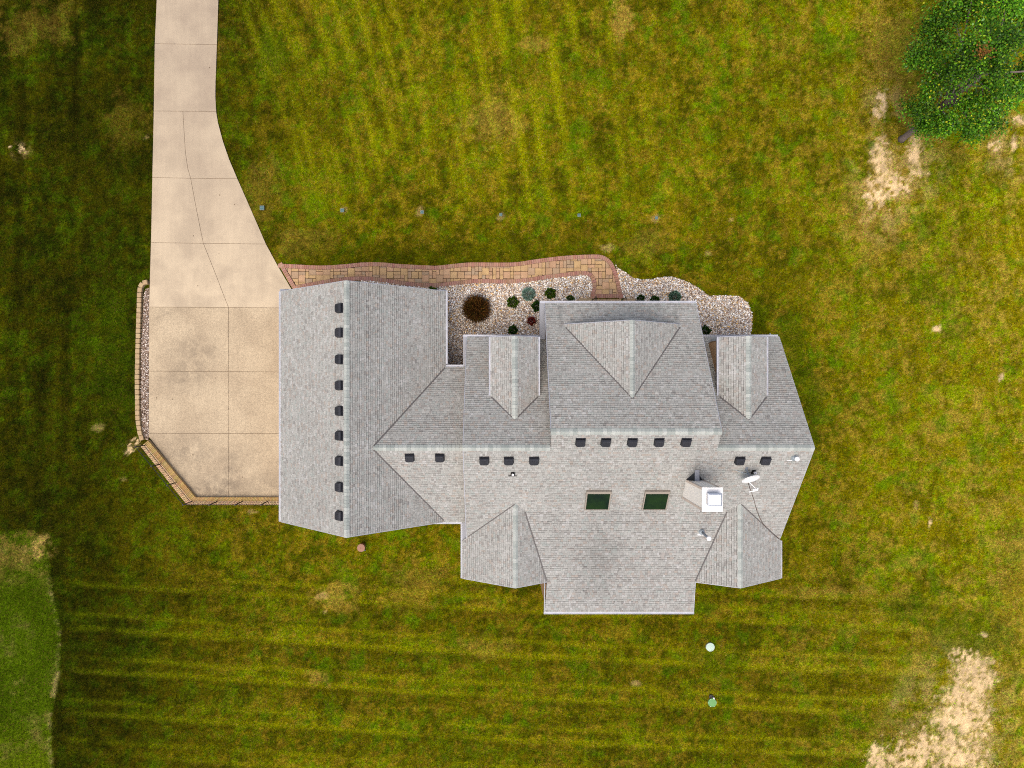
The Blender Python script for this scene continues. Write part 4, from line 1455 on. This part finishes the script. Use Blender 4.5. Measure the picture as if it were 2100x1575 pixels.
for y_, o_ in ((-3.98, UP), (5.91, DN)):
    rake(-9.2, y_, P_gl.z(-9.2, 0), -5.74, y_, 6.1, o_)
    rake(-5.74, y_, 6.1, -2.12, y_, P_gr.z(-2.12, 0), o_)
for xc, (l_, r_) in ((0.785, (-0.17, 1.74)), (9.98, (9.02, 10.93))):
    rake(l_, -1.88, 4.92, xc, -1.88, 5.62, UP)
    rake(xc, -1.88, 5.62, r_, -1.88, 4.92, UP)
rake(2.84, -2.46, P_cgl.z(2.84, 0), 5.31, -2.46, 6.1, UP)
rake(5.31, -2.46, 6.1, 7.7, -2.46, P_cgr.z(7.7, 0), UP)
rake(-1.4, 8.34, 3.0, 0.838, 8.34, 4.45, DN)
rake(0.838, 8.34, 4.45, 2.19, 8.34, P_lgr.z(2.19, 0), DN)
rake(8.43, 8.34, P_rgl.z(8.43, 0), 10.05, 8.34, 4.45, DN)
rake(10.05, 8.34, 4.45, 12.28, 8.34, P_rgr.z(12.28, 0), DN)
rake(XR, -2.03, 3.0, XR, 2.44, 6.39, RT)
rake(XR, 2.44, 6.39, XR, 6.68, P_mb.z(0, 6.68), RT)
rake(XL, -2.03, 3.0, XL, 2.44, 6.39, LF)
rake(XL, 2.44, 6.39, XL, 6.58, P_mb.z(0, 6.58), LF)
rake(2.12, -3.42, P_cf.z(0, -3.42), 2.12, 1.79, 6.9, LF)
rake(8.5, -3.42, P_cf.z(0, -3.42), 8.5, 1.79, 6.9, RT)
rake(2.115, 8.34, P_sh.z(0, 8.34), 2.115, 9.69, P_sh.z(0, 9.69), LF)
rake(8.44, 8.34, P_sh.z(0, 8.34), 8.44, 9.69, P_sh.z(0, 9.69), RT)

# box vents
mb = MB()
a = 0.20
mb.add([(-a, -a, 0.014), (a, -a, 0.014), (a, a, 0.014), (-a, a, 0.014), (-a, -a, 0), (a, -a, 0), (a, a, 0), (-a, a, 0)], [(0, 1, 2, 3), (4, 0, 3, 7), (1, 5, 6, 2), (0, 4, 5, 1), (3, 2, 6, 7)])
# hood: skirt, sloping shoulders and flat lid, cut corners on the low side (-y is down the slope)
def ring(wx, y0, y1, ch, z):
    return [(-wx + ch, y0, z), (wx - ch, y0, z), (wx, y0 + ch, z), (wx, y1, z), (-wx, y1, z), (-wx, y0 + ch, z)]
rings = [ring(0.182, -0.185, 0.165, 0.05, 0.06), ring(0.185, -0.19, 0.168, 0.05, 0.11), ring(0.155, -0.15, 0.135, 0.035, 0.165), ring(0.145, -0.14, 0.125, 0.03, 0.168)]
vs_ = [p for r_ in rings for p in r_]
fs = [(i * 6 + k, i * 6 + (k + 1) % 6, (i + 1) * 6 + (k + 1) % 6, (i + 1) * 6 + k) for i in range(3) for k in range(6)] + [tuple(18 + k for k in range(6))]
mb.add(vs_, fs)
for k in (-0.075, 0.0, 0.075):
    mb.aabox(k - 0.008, k + 0.008, -0.12, 0.10, 0.166, 0.178)
mb.aabox(-0.13, 0.13, -0.15, 0.12, 0.0, 0.07)
tmp = mb.build('roof_vent', M_VENT, origin=(0, 0, 0))
vent_me = tmp.data
bpy.data.objects.remove(tmp)
vent_px = [(P_gl, 697, v) for v in (631, 681.5, 736.5, 790, 842.5, 893.5, 945.5, 999, 1058)]
vent_px += [(P_kb, 839.5, 937), (P_kb, 901.5, 937)]
vent_px += [(P_mb, u, 943) for u in (993, 1043.5, 1095.5)] + [(P_mb, u, 905) for u in (1191, 1243, 1297.5, 1352.5, 1408)] + [(P_mb, 1518.5, 943), (P_mb, 1571.5, 943)]
for pl, u, v in vent_px:
    e, up, nm = pl.frame()
    p = pl.at_px(u, v)
    p = pl.at_px(u - (p.x) / 0.0189 * 0.004, v - (-p.y) / 0.0189 * 0.004)
    R = Matrix((e, up, nm)).transposed().to_4x4()
    inst(vent_me, 'roof_vent', house, Matrix.Translation(p + nm * 0.008) @ R @ Matrix.Rotation(random.uniform(-0.03, 0.03), 4, 'Z') @ Matrix.Diagonal((0.96, 0.92, 1, 1)))

# skylights
for (ul, ur, vt, vb) in ((1203.5, 1249.5, 1008, 1041), (1322, 1368, 1008, 1041)):
    e, up, nm = P_mb.frame()
    pts = [P_mb.at_px(ul - 2, vb), P_mb.at_px(ur - 2, vb), P_mb.at_px(ur, vt), P_mb.at_px(ul, vt)]
    c0 = sum(pts, Vector()) / 4
    hx = (pts[1] - pts[0]).length / 2
    hy = abs((pts[2] - pts[1]).dot(up)) / 2
    sk = thing('skylight', None, None, (0, 0, 0))
    sk.parent = house
    sk.location = c0
    mb = MB()
    b = 0.045
    for sx in (-1, 1):
        mb.box(c0 + e * sx * (hx + b * 0.4) + nm * 0.05, e * b * 0.5, up * (hy + b), nm * 0.06)
    mb.box(c0 - up * (hy + b * 0.3) + nm * 0.048, e * (hx + b * 0.85), up * b * 0.4, nm * 0.056)
    mb.box(c0 + up * (hy + 0.06) + nm * 0.055, e * (hx + b * 0.95), up * 0.065, nm * 0.064)
    mb.build('frame', M_SKYFRAME, sk)
    mb = MB()
    mb.box(c0 + nm * 0.07, e * hx, up * hy, nm * 0.008)
    mb.build('pane', M_GLASS, sk)

# chimney
CX0, CX1, CY0, CY1, CZ = 7.59, 8.29, 3.81, 4.63, 7.56
ch = MB()
ch.aabox(CX0, CX1, -CY1, -CY0, 3.9, CZ - 0.02)
chim = ch.build('chimney', M_CHIM, house)
mb = MB()
for x in (CX0, CX1):
    for y in (CY0, CY1):
        sx, sy = (-1 if x == CX0 else 1), (1 if y == CY0 else -1)
        mb.aabox(min(x + sx * 0.014, x - sx * 0.07), max(x + sx * 0.014, x - sx * 0.07), min(-y + sy * 0.014, -y - sy * 0.07), max(-y + sy * 0.014, -y - sy * 0.07), 3.9, CZ - 0.03)
mb.build('corner_trim', M_CHTRIM, chim)
mb = MB()
mb.aabox(CX0 - 0.03, CX1 + 0.03, -CY1 - 0.03, -CY0 + 0.03, CZ - 0.02, CZ + 0.012)
mb.build('chase_cover', M_FLASH, chim)
mb = MB()
mb.aabox(7.74, 8.16, -4.36, -3.98, CZ + 0.012, CZ + 0.10)
mb.build('flue_collar', M_DARKMETAL, chim)
mb = MB()
cx0, cx1, cy0, cy1 = 7.70, 8.185, 3.955, 4.40
zt = CZ + 0.36
mb.aabox(cx0, cx1, -cy1, -cy0, CZ + 0.16, zt - 0.05)
a4 = [(cx0 - 0.015, -cy1 - 0.015), (cx1 + 0.015, -cy1 - 0.015), (cx1 + 0.015, -cy0 + 0.015), (cx0 - 0.015, -cy0 + 0.015)]
mb.prism(a4, zt - 0.05, zt - 0.03)
a5 = offset_poly(a4, 0.05)
mb.add([(x, y, zt - 0.03) for x, y in a4] + [(x, y, zt) for x, y in a5], [(4, 5, 6, 7)] + [(q, (q + 1) % 4, 4 + (q + 1) % 4, 4 + q) for q in range(4)])
for x in (cx0 + 0.03, cx1 - 0.03):
    for y in (-cy0 - 0.03, -cy1 + 0.03):
        mb.aabox(x - 0.012, x + 0.012, y - 0.012, y + 0.012, CZ, CZ + 0.17)
mb.build('flue_cap', M_STEEL, chim)
# cricket behind the chimney
zr = P_mb.z(0, 3.42)
cr = MB()
pl_, pr_ = Vector((CX0 - 0.02, -CY0, P_mb.z(0, CY0) + 0.015)), Vector((CX1 - 0.06, -CY0, P_mb.z(0, CY0) + 0.015))
ap = Vector(((CX0 + CX1) / 2 - 0.02, -3.38, P_mb.z(0, 3.38) + 0.02))
apc = Vector((ap.x, -CY0, ap.z))
cr.add([pl_, apc, ap, pr_], [(0, 1, 2), (1, 3, 2)])
cr.build('cricket', M_DARKMETAL, chim)
mb = MB()
mb.box((ap + apc) / 2 + Vector((0, 0, 0.012)), (0.09, 0, 0), (apc - ap) / 2 * 1.05, (0, 0, 0.014))
mb.build('cricket_cap', M_TRIM, chim)
# step flashing along its right foot
mb = MB()
mb.aabox(CX0 - 0.05, CX0, -CY1 - 0.02, -CY0, 0, 0.01)

# vent pipes
def pipe(name, pl, ub, vb, ut, vt, zt_, r, m, collar_r, mcollar, flash=None):
    p0 = pl.at_px(ub, vb)
    p1 = W(ut, vt, zt_)
    e, up, nm = pl.frame()
    mb = MB()
    mb.tube([p0 - nm * 0.05, p0.lerp(p1, 0.97)], r * 0.86, 14)
    o = mb.build('vent_pipe', m, house, smooth=True)
    mb = MB()
    mb.lathe(p0, [(collar_r, -0.06), (collar_r, 0.05), (collar_r * 0.7, 0.11), (collar_r * 0.55, 0.15)], 18)
    mb.build('collar', mcollar, o, smooth=True)
    if flash:
        mb = MB()
        mb.box(p0 + nm * 0.018 - up * flash[2] + e * flash[3], e * flash[0], up * flash[1], nm * 0.004)
        mb.build('flashing', flash[4], o)
    return o, p0, p1


o, p0, p1 = pipe('p', P_mb, 1628, 938, 1635.5, 941, P_mb.at_px(1628, 938).z + 0.32, 0.07, M_PALEMETAL, 0.125, M_PALEMETAL, (0.17, 0.012, 0.13, -0.07, M_WHITE))
mb = MB()
mb.lathe(p1 - Vector((0, 0, 0.03)), [(0.085, -0.05), (0.095, 0.0), (0.085, 0.035), (0.05, 0.05)], 18)
mb.build('pipe_cap', M_WHITE, o, smooth=True)
o, p0, p1 = pipe('p', P_sh, 1438.5, 1090, 1454.5, 1104.5, P_sh.at_px(1438, 1090).z + 1.05, 0.062, M_MAST, 0.125, M_PALEMETAL, (0.13, 0.03, 0.12, -0.03, M_WHITE))
mb = MB()
mb.lathe(p1 - Vector((0, 0, 0.03)), [(0.09, -0.06), (0.10, 0.0), (0.09, 0.03), (0.05, 0.045)], 20)
mb.build('pipe_cap', M_WHITE, o, smooth=True)
for (u, v) in ((1051.5, 972), (1544.5, 968)):
    p = P_mb.at_px(u, v)
    e, up, nm = P_mb.frame()
    mb = MB()
    mb.lathe(p, [(0.045, -0.05), (0.045, 0.26), (0.028, 0.262), (0.026, 0.20)], 14)
    o = mb.build('vent_pipe', M_WHITE, house)
    mb = MB()
    mb.lathe(p, [(0.10, -0.07), (0.085, 0.05), (0.062, 0.13), (0.06, 0.16)], 14)
    mb.box(p + nm * 0.02 - up * 0.07, e * (0.17 if u < 1200 else 0.05), up * 0.02, nm * 0.012)
    mb.box(p + nm * 0.02 + up * 0.06, e * 0.07, up * 0.08, nm * 0.008)
    mb.build('collar', M_RUBBER, o)
# a downspout elbow by the right front eave
mb = MB()
mb.tube([W(1579.5, 688, 2.7), W(1579.5, 685, 2.4), W(1579.5, 684, 1.0), W(1579.5, 684, 0.1)], 0.035, 8)
mb.build('downspout', M_WHITE, house)

# ------------------------------------------------------------------ satellite dish and its cable
dz = 6.02
dc = W(1540, 983, dz)
dish = thing('satellite_dish', 'white satellite dish with feed arm bolted to the back roof right of the chimney', 'satellite dish', P_mb.at_px(1534, 972))
nrm = Vector((0.17, -0.92, 0.50)).normalized()
ea = nrm.cross(Vector((0, 0, 1))).normalized()
eb = ea.cross(nrm).normalized()
mb = MB()
vs_, fs = [], []
NR, NS = 6, 28
for side in (0, 1):
    for i in range(NR + 1):
        for k in range(NS):
            r = i / NR
            th = 2 * math.pi * k / NS
            vs_.append(dc + ea * (0.36 * r * math.cos(th)) + eb * (0.39 * r * math.sin(th)) + nrm * (0.05 * r * r - 0.05 - side * 0.012))
off = (NR + 1) * NS
for side in (0, 1):
    for i in range(NR):
        for k in range(NS):
            q = (i * NS + k, i * NS + (k + 1) % NS, (i + 1) * NS + (k + 1) % NS, (i + 1) * NS + k)
            fs.append(tuple(x + side * off for x in (q if side == 0 else q[::-1])))
for k in range(NS):
    fs.append((NR * NS + k, NR * NS + (k + 1) % NS, off + NR * NS + (k + 1) % NS, off + NR * NS + k))
mb.add(vs_, fs)
mb.build('reflector', M_WHITE, dish, smooth=True)
mb = MB()
lnb = W(1553, 1003, dz - 0.1)
mb.tube([dc - eb * 0.33 - nrm * 0.03, W(1552.5, 1004.5, dz - 0.12)], 0.018, 6)
mb.build('feed_arm', M_WHITE, dish)
mb = MB()
mb.tube([W(1536, 1008.5, dz - 0.12), W(1554, 1005, dz - 0.12)], 0.02, 6)
for t in (0.5, 0.72, 0.95):
    p = W(1536, 1008.5, dz - 0.12).lerp(W(1554, 1005, dz - 0.12), t)
    mb.tube([p, p + Vector((0.01, 0.09, 0.03))], [0.022, 0.03], 8)
mb.build('receiver', M_WHITE, dish)
mb = MB()
mb.tube([P_mb.at_px(1530.5, 961), dc - nrm * 0.22 - eb * 0.05, dc - nrm * 0.075], 0.022, 8)
mb.box(P_mb.at_px(1530.5, 961) + Vector((0, 0, 0.02)), (0.05, 0, 0), (0, 0.07, 0.05), (0, 0, 0.01))
mb.build('mast', M_MAST, dish)
mb = MB()
mb.tube([P_mb.at_px(1508, 964) + Vector((0, 0, 0.03)), dc - nrm * 0.2 + Vector((0, 0, -0.1))], 0.012, 6)
mb.build('strut', M_PALEMETAL, dish)
mb = MB()
ctrl = [(1534, 990), (1537, 1000), (1541, 1010), (1547, 1030), (1553, 1050), (1560, 1066), (1568, 1078), (1577, 1088), (1588, 1097), (1600, 1106)]
cp = []
for u, v in ctrl:
    pz = max([P_mb.at_px(u, v)], key=lambda p: p.z)
    cp.append(pz + Vector((0, 0, 0.035)))
cp = resample(cp, 0.06)
mb.tube([p + Vector((random.uniform(-.006, .006), random.uniform(-.006, .006), 0)) for p in cp], 0.011, 5)
tag(mb.build('dish_cable', M_CABLE), 'thin dark cable running from the satellite dish down to the right roof edge', 'cable')

# ------------------------------------------------------------------ front steps and handrails
st_ = thing('front_step', 'tan stone front step under the middle eave at the end of the walkway', 'step', W(1244, 616, 0))
for (u0, u1, v0, v1, z1) in ((1186, 1213.5, 611.5, 635, 0.17), (1216, 1231, 613.0, 635, 0.13), (1231.5, 1244, 613.0, 635, 0.13), (1244.5, 1259, 613.0, 635, 0.13), (1259.5, 1274, 613.0, 635, 0.13), (1278.5, 1303, 611.5, 635, 0.17)):
    a0, a1 = W(u0, v1, z1), W(u1, v0, z1)
    mb = MB()
    mb.aabox(a0.x, a1.x, a0.y, a1.y, -0.05, z1)
    mb.build('stone', M_STONEBLOCK, st_)
for u, lab in ((1214.5, 'black iron handrail at the left side of the front step'), (1274.5, 'black iron handrail at the right side of the front step'), (1302.5, 'short black iron post at the right end of the front step')):
    hr = thing('handrail', lab, 'handrail', W(u, 616, 0.1), 'black handrails by the front step')
    b0 = W(u + 2.5, 613.5, 0.1)
    if u < 1300:
        t_ = b0 + Vector((0, 0, 0.85))
        t2 = b0 + Vector((0, -0.62, 0.95))
        mb = MB()
        mb.tube([b0, t_], 0.018, 6)
        mb.build('post', M_IRON, hr)
        mb = MB()
        mb.tube([t2 - Vector((0, 0, 0.95)), t2], 0.018, 6)
        mb.build('post', M_IRON, hr)
        mb = MB()
        mb.tube([t_ + Vector((0, 0.05, -0.06)), t_, t2], 0.022, 6)
        mb.build('rail', M_IRON, hr)
    else:
        mb = MB()
        mb.tube([b0 + Vector((0, -0.08, 0)), b0 + Vector((0, -0.08, 0.8))], 0.02, 6)
        mb.build('post', M_IRON, hr)

# ------------------------------------------------------------------ plants
def leaf_cloud(cx, cy, zb, rx, ry, hh, nleaf, size, palette, droop=0.0, fill=0.55, spiky=0.0, rng=None, lobes=0.16):
    """small leaves spread through a mound's volume"""
    mb = MB()
    rng = rng or random
    for _ in range(nleaf):
        while True:
            d = Vector((rng.gauss(0, 1), rng.gauss(0, 1), rng.gauss(0, 1)))
            if d.length > 0.01:
                break
        d.normalize()
        d.z = abs(d.z)
        r = fill + (1 - fill) * rng.random() ** 0.5
        lump = 1 + lobes * math.sin(5 * math.atan2(d.y, d.x) + cx * 9) + lobes * 0.6 * math.sin(9 * math.atan2(d.y, d.x) + cy * 5)
        p = Vector((cx + d.x * rx * r * lump, cy + d.y * ry * r * lump, zb + d.z * hh * r))
        od = (d + Vector((rng.uniform(-.7, .7), rng.uniform(-.7, .7), rng.uniform(-.3, .8)))).normalized()
        L = size * rng.uniform(0.6, 1.4)
        wv = od.cross(Vector((rng.uniform(-1, 1), rng.uniform(-1, 1), rng.uniform(-1, 1)))).normalized() * L * (0.32 if spiky == 0 else 0.1)
        c_ = rng.choice(palette)
        f = rng.uniform(0.7, 1.25)
        cc = S(*[min(255, q * f) for q in c_])
        tip = p + od * L * (1 + spiky)
        m_ = p + od * L * 0.5
        lift = od.cross(wv).normalized() * L * 0.08
        mb.add([p, m_ + wv, tip, m_ - wv + lift], [(0, 1, 2), (0, 2, 3)], cc)
    return mb


GREEN = [(58, 88, 14), (76, 110, 20), (42, 66, 12), (104, 130, 28)]
DGREEN = [(34, 66, 14), (46, 84, 16), (62, 100, 22)]
BLUE = [(128, 166, 148), (150, 186, 168), (104, 140, 122), (172, 200, 184)]
BLUE2 = [(110, 150, 124), (84, 122, 98), (140, 174, 150), (56, 80, 60)]
BROWN = [(112, 72, 30), (88, 54, 24), (134, 92, 42), (64, 40, 20), (96, 84, 28)]
RED = [(130, 44, 36), (96, 32, 30), (150, 62, 46)]
SHRUBS = [
    (977, 633, 22, 0.75, BROWN, 2600, 0.10, 2.2, 'ornamental_grass', 'large dark brown mound of fine foliage in the gravel beside the garage roof', 'shrub'),
    (1084, 602, 14.5, 0.32, BLUE, 1500, 0.045, 0, 'shrub', 'pale blue-green round shrub in the gravel left of the middle roof corner', 'shrub'),
    (1052, 619, 11.5, 0.38, GREEN, 700, 0.06, 0, 'shrub', 'green shrub in the gravel just left of and below the round blue-green shrub', 'shrub'),
    (1129, 601, 10.5, 0.38, GREEN, 700, 0.06, 0, 'shrub', 'green shrub in open gravel just right of the round blue-green shrub', 'shrub'),
    (1170, 612, 7.5, 0.30, GREEN, 450, 0.05, 0, 'shrub', 'small green shrub at the middle eave, left of the walkway end', 'shrub'),
    (1102, 627, 11, 0.40, DGREEN, 700, 0.06, 0, 'shrub', 'dark green shrub half hidden under the left corner of the middle roof', 'shrub'),
    (1090, 657, 8, 0.26, RED, 320, 0.06, 0, 'shrub', 'small dark red shrub in the gravel left of the middle roof', 'shrub'),
    (1052, 676, 9, 0.34, DGREEN, 520, 0.055, 0, 'shrub', 'small green shrub in the gravel in front of the left dormer', 'shrub'),
    (886, 597, 9.5, 0.40, GREEN, 420, 0.06, 0, 'shrub', 'bright green shrub peeking out from under the right rake of the garage roof', 'shrub'),
    (1315, 611, 7, 0.34, DGREEN, 450, 0.05, 0, 'shrub', 'small round green shrub in the gravel nearest the right end of the front step', 'shrub'),
    (1344, 615, 9, 0.30, DGREEN, 420, 0.06, 0, 'shrub', 'low dark shrub at the eave between the small green and the blue-grey shrub', 'shrub'),
    (1385, 608, 13, 0.36, BLUE2, 1100, 0.05, 0, 'shrub', 'round mottled blue-grey shrub at the eave near the right corner of the middle roof', 'shrub'),
    (1446, 679, 11.5, 0.50, DGREEN, 900, 0.05, 0, 'shrub', 'dark green round shrub in the gravel corner beside the right roof', 'shrub'),
]
for (u, v, rpx, hh, pal, nl, sz, spk, nm_, lab, cat) in SHRUBS:
    p = W(u, v, 0.2)
    rr = rpx * (H - 0.2) / F
    t_ = thing(nm_, lab, cat, (p.x, p.y, 0.0), 'shrubs in the gravel beds')
    rg = random.Random(int(u * 7 + v))
    mb = leaf_cloud(p.x, p.y, 0.04, rr * 0.92, rr * 0.92, hh, int(nl * 1.6), sz, pal, spiky=spk, rng=rg, fill=0.25 if spk else 0.5, lobes=0.04 if (spk or pal in (BLUE, BLUE2)) else 0.14)
    mb.build('foliage', M_LEAF, t_, tone=True)
    mb = MB()
    for k in range(7):
        an = k * 0.9
        mb.tube([(p.x, p.y, -0.02), (p.x + math.cos(an) * rr * 0.3, p.y + math.sin(an) * rr * 0.3, hh * 0.4), (p.x + math.cos(an) * rr * 0.65, p.y + math.sin(an) * rr * 0.65, hh * 0.75)], [0.012, 0.009, 0.004], 5)
    mb.build('stems', M_BARK, t_)

# ------------------------------------------------------------------ the tree
tb = W(1849, 285, 0)
tree = thing('tree', 'leafy green broadleaf tree with yellow-green tips on bare ground at the upper right', 'tree', tb)
rt = random.Random(21)
cc0 = Vector((19.45, 12.75, 5.4))
mb = MB()
top = Vector((19.3, 12.4, 6.8))
mb.tube([tb + Vector((0, 0, -0.1)), tb + Vector((0, 0, 0.15)), tb.lerp(top, 0.25) + Vector((0.03, 0, 0)), tb.lerp(top, 0.6), top], [0.2, 0.15, 0.12, 0.08, 0.03], 10)
trunk = mb.build('trunk', M_BARK, tree, smooth=True)
LOBES = [(1902, 246, 3.0, .5), (1888, 122, 4.2, .72), (1884, 214, 3.8, .66), (1932, 62, 5, .85), (1945, 160, 5.2, .85), (1925, 252, 3.6, .62), (1985, 236, 4.2, .9), (2000, 112, 6.5, 1.1), (1962, 12, 5, .85), (2052, 196, 5, .95),
         (2065, 112, 6.8, 1.05), (2040, 30, 6, 1.05), (1996, 262, 3.3, .5), (2042, 246, 3.6, .55), (2096, 168, 5, .8), (2100, 40, 6, 1.1), (2000, -60, 5.2, 1.1), (2090, -60, 5.5, 1.2), (2150, 110, 5.5, 1.1), (2160, 10, 5, 1.1)]
clumps = []
lobe_tone = []
for (u, v, z, r) in LOBES:
    r *= 0.84
    c0 = W(u, v, z + rt.uniform(-0.7, 0.7))
    lt = rt.uniform(0.8, 1.18)
    for k in range(int(13 * r * r / 0.7) + 3):
        while True:
            d = Vector((rt.uniform(-1, 1), rt.uniform(-1, 1), rt.uniform(-0.8, 1)))
            if 0.35 < d.length < 1:
                break
        clumps.append(c0 + d * r)
        lobe_tone.append(lt * (1.08 if u + v > 2200 else 1.0))
br_ = MB()
for k, p in enumerate(clumps):
    if k % 5 == 0:
        t0 = rt.uniform(0.3, 0.85)
        s_ = tb.lerp(top, t0)
        m_ = s_.lerp(p, 0.5) + Vector((rt.uniform(-.2, .2), rt.uniform(-.2, .2), rt.uniform(0, .3)))
        br_.tube([s_, m_, p], [0.05, 0.03, 0.01], 5)
br_.build('branches', M_BARK, tree)
cr_ = MB()
LEAFC = [((72, 128, 16), 6), ((92, 150, 22), 6), ((54, 100, 14), 3), ((116, 164, 26), 4), ((146, 180, 40), 1.4), ((116, 158, 88), 1.0), ((44, 82, 14), 2)]
lw_ = [x[1] for x in LEAFC]
for k, p in enumerate(clumps):
    rad = rt.uniform(0.22, 0.46)
    age = rt.uniform(0.86, 1.14) * lobe_tone[k]
    warm = rt.random()
    for _ in range(170):
        d = Vector((rt.gauss(0, 1), rt.gauss(0, 1), rt.gauss(0, 0.75)))
        q = p + d * rad * 0.55
        od = (d.normalized() * 0.7 + Vector((rt.uniform(-1, 1), rt.uniform(-1, 1), rt.uniform(-0.6, 0.5)))).normalized()
        L = rt.uniform(0.065, 0.125)
        side = od.cross(Vector((rt.uniform(-.5, .5), rt.uniform(-.5, .5), 1))).normalized() * L * rt.uniform(0.28, 0.4)
        c_ = rt.choices(LEAFC, lw_)[0][0]
        yl = rt.random()
        if yl < 0.008 + 0.05 * (warm > 0.85):
            c_ = (206, 208, 44)
        f = rt.uniform(0.72, 1.15) * age
        col = S(*[min(255, x * f) for x in c_])
        mid_ = q + od * L * 0.45
        cr_.add([q, mid_ + side, q + od * L, mid_ - side + Vector((0, 0, L * 0.1))], [(0, 1, 2), (0, 2, 3)], col)
# a withered spray
wz = W(2018, 105, 7.6)
for _ in range(120):
    q = wz + Vector((rt.gauss(0, 0.17), rt.gauss(0, 0.12), rt.gauss(0, 0.06)))
    od = Vector((rt.uniform(-1, 1), rt.uniform(-1, 1), rt.uniform(-0.3, 0.3))).normalized()
    L = rt.uniform(0.06, 0.11)
    side = od.cross(Vector((0, 0, 1))).normalized() * L * 0.35
    cr_.add([q, q + od * L * 0.45 + side, q + od * L, q + od * L * 0.45 - side], [(0, 1, 2), (0, 2, 3)], rt.choice((S(134, 88, 36), S(112, 72, 30), S(150, 100, 40), S(80, 90, 24))))
cr_.build('crown', M_LEAF, tree, tone=True)

# ------------------------------------------------------------------ small things on the lawn
ORD = ['nearest the driveway', 'second from the driveway', 'third from the driveway', 'fourth from the driveway', 'fifth from the driveway, just above the walkway bend', 'farthest from the driveway, right of the walkway bend']
for i, (u, v, sc) in enumerate(((539, 427, 1.25), (703, 432, 1.05), (866, 435.5, 0.95), (1027, 441, 0.85), (1187, 442, 0.9), (1345, 447.5, 0.8))):
    p = W(u, v, 0)
    t_ = thing('solar_light', 'small square pale blue solar lawn light, ' + ORD[i], 'lawn light', p, 'solar lights in a row across the front lawn')
    s_ = 0.082 * sc
    mb = MB()
    mb.aabox(p.x - s_, p.x + s_, p.y - s_, p.y + s_, 0.10, 0.125)
    mb.aabox(p.x - s_ * 0.8, p.x + s_ * 0.8, p.y - s_ * 0.8, p.y + s_ * 0.8, 0.05, 0.10)
    mb.build('housing', M_HOUSING, t_)
    mb = MB()
    g_ = s_ * 0.08
    for sx in (-1, 1):
        for sy in (-1, 1):
            x0, x1 = sorted((p.x + sx * g_, p.x + sx * s_ * 0.82))
            y0, y1 = sorted((p.y + sy * g_, p.y + sy * s_ * 0.82))
            mb.aabox(x0, x1, y0, y1, 0.12, 0.129)
    mb.build('solar_panel', M_SOLAR, t_)
    mb = MB()
    mb.tube([(p.x, p.y, -0.1), (p.x, p.y, 0.06)], [0.008, 0.014], 6)
    mb.build('stake', M_IRON, t_)

for (u, v, m, lab, pipe_) in ((1457, 1327, M_MINT, 'pale mint round tank lid flush in the back lawn below the house', False), (1461, 1441, M_GREENLID, 'green round tank lid with a small white pipe stub at its top edge', True)):
    p = W(u, v, 0.06)
    t_ = thing('tank_lid', lab, 'tank lid', (p.x, p.y, 0), 'round tank lids in the back lawn')
    mb = MB()
    mb.lathe((p.x, p.y, 0), [(0.205, -0.1), (0.205, 0.045), (0.195, 0.058), (0.172, 0.058), (0.168, 0.05), (0.06, 0.062), (0.0001, 0.066)], 28)
    mb.build('lid', m, t_, smooth=False)
    mb = MB()
    for k in range(6):
        an = k * math.pi / 3
        mb.lathe((p.x + 0.184 * math.cos(an), p.y + 0.184 * math.sin(an), 0.056), [(0.011, 0), (0.011, 0.008)], 6)
    mb.build('bolts', M_STEEL, t_)
    if pipe_:
        q = W(1464, 1431.5, 0.1)
        mb = MB()
        mb.lathe((q.x, q.y, 0), [(0.035, -0.05), (0.035, 0.12), (0.02, 0.13)], 12)
        mb.build('pipe_stub', M_WHITE, t_)
        q = W(1459, 1429, 0.05)
        mb = MB()
        mb.lathe((q.x, q.y, 0), [(0.10, -0.05), (0.10, 0.03), (0.07, 0.035), (0.065, 0.0), (0.001, 0.0)], 14)
        mb.build('riser', M_IRON, t_)

p = W(740.5, 1123, 0.4)
pot = thing('round_pot', 'round brown lidded pot standing on the lawn below the garage gable', 'pot', (p.x, p.y, 0))
mb = MB()
mb.lathe((p.x, p.y, 0), [(0.13, -0.03), (0.17, 0.25), (0.175, 0.38)], 22)
mb.build('body', M_TERRA, pot, smooth=False)
mb = MB()
mb.lathe((p.x, p.y, 0.38), [(0.185, 0.0), (0.185, 0.03), (0.17, 0.045), (0.03, 0.055), (0.028, 0.04), (0.0001, 0.04)], 22)
mb.build('lid', M_TERRA, pot)
q = W(747, 1130.5, 0.2)
mb = MB()
mb.tube([(q.x, q.y, -0.02), (q.x - 0.05, q.y + 0.12, 0.25)], 0.035, 8)
tag(mb.build('pipe_stub', M_MAST), 'short grey pipe stub in the grass beside the round brown pot', 'pipe')
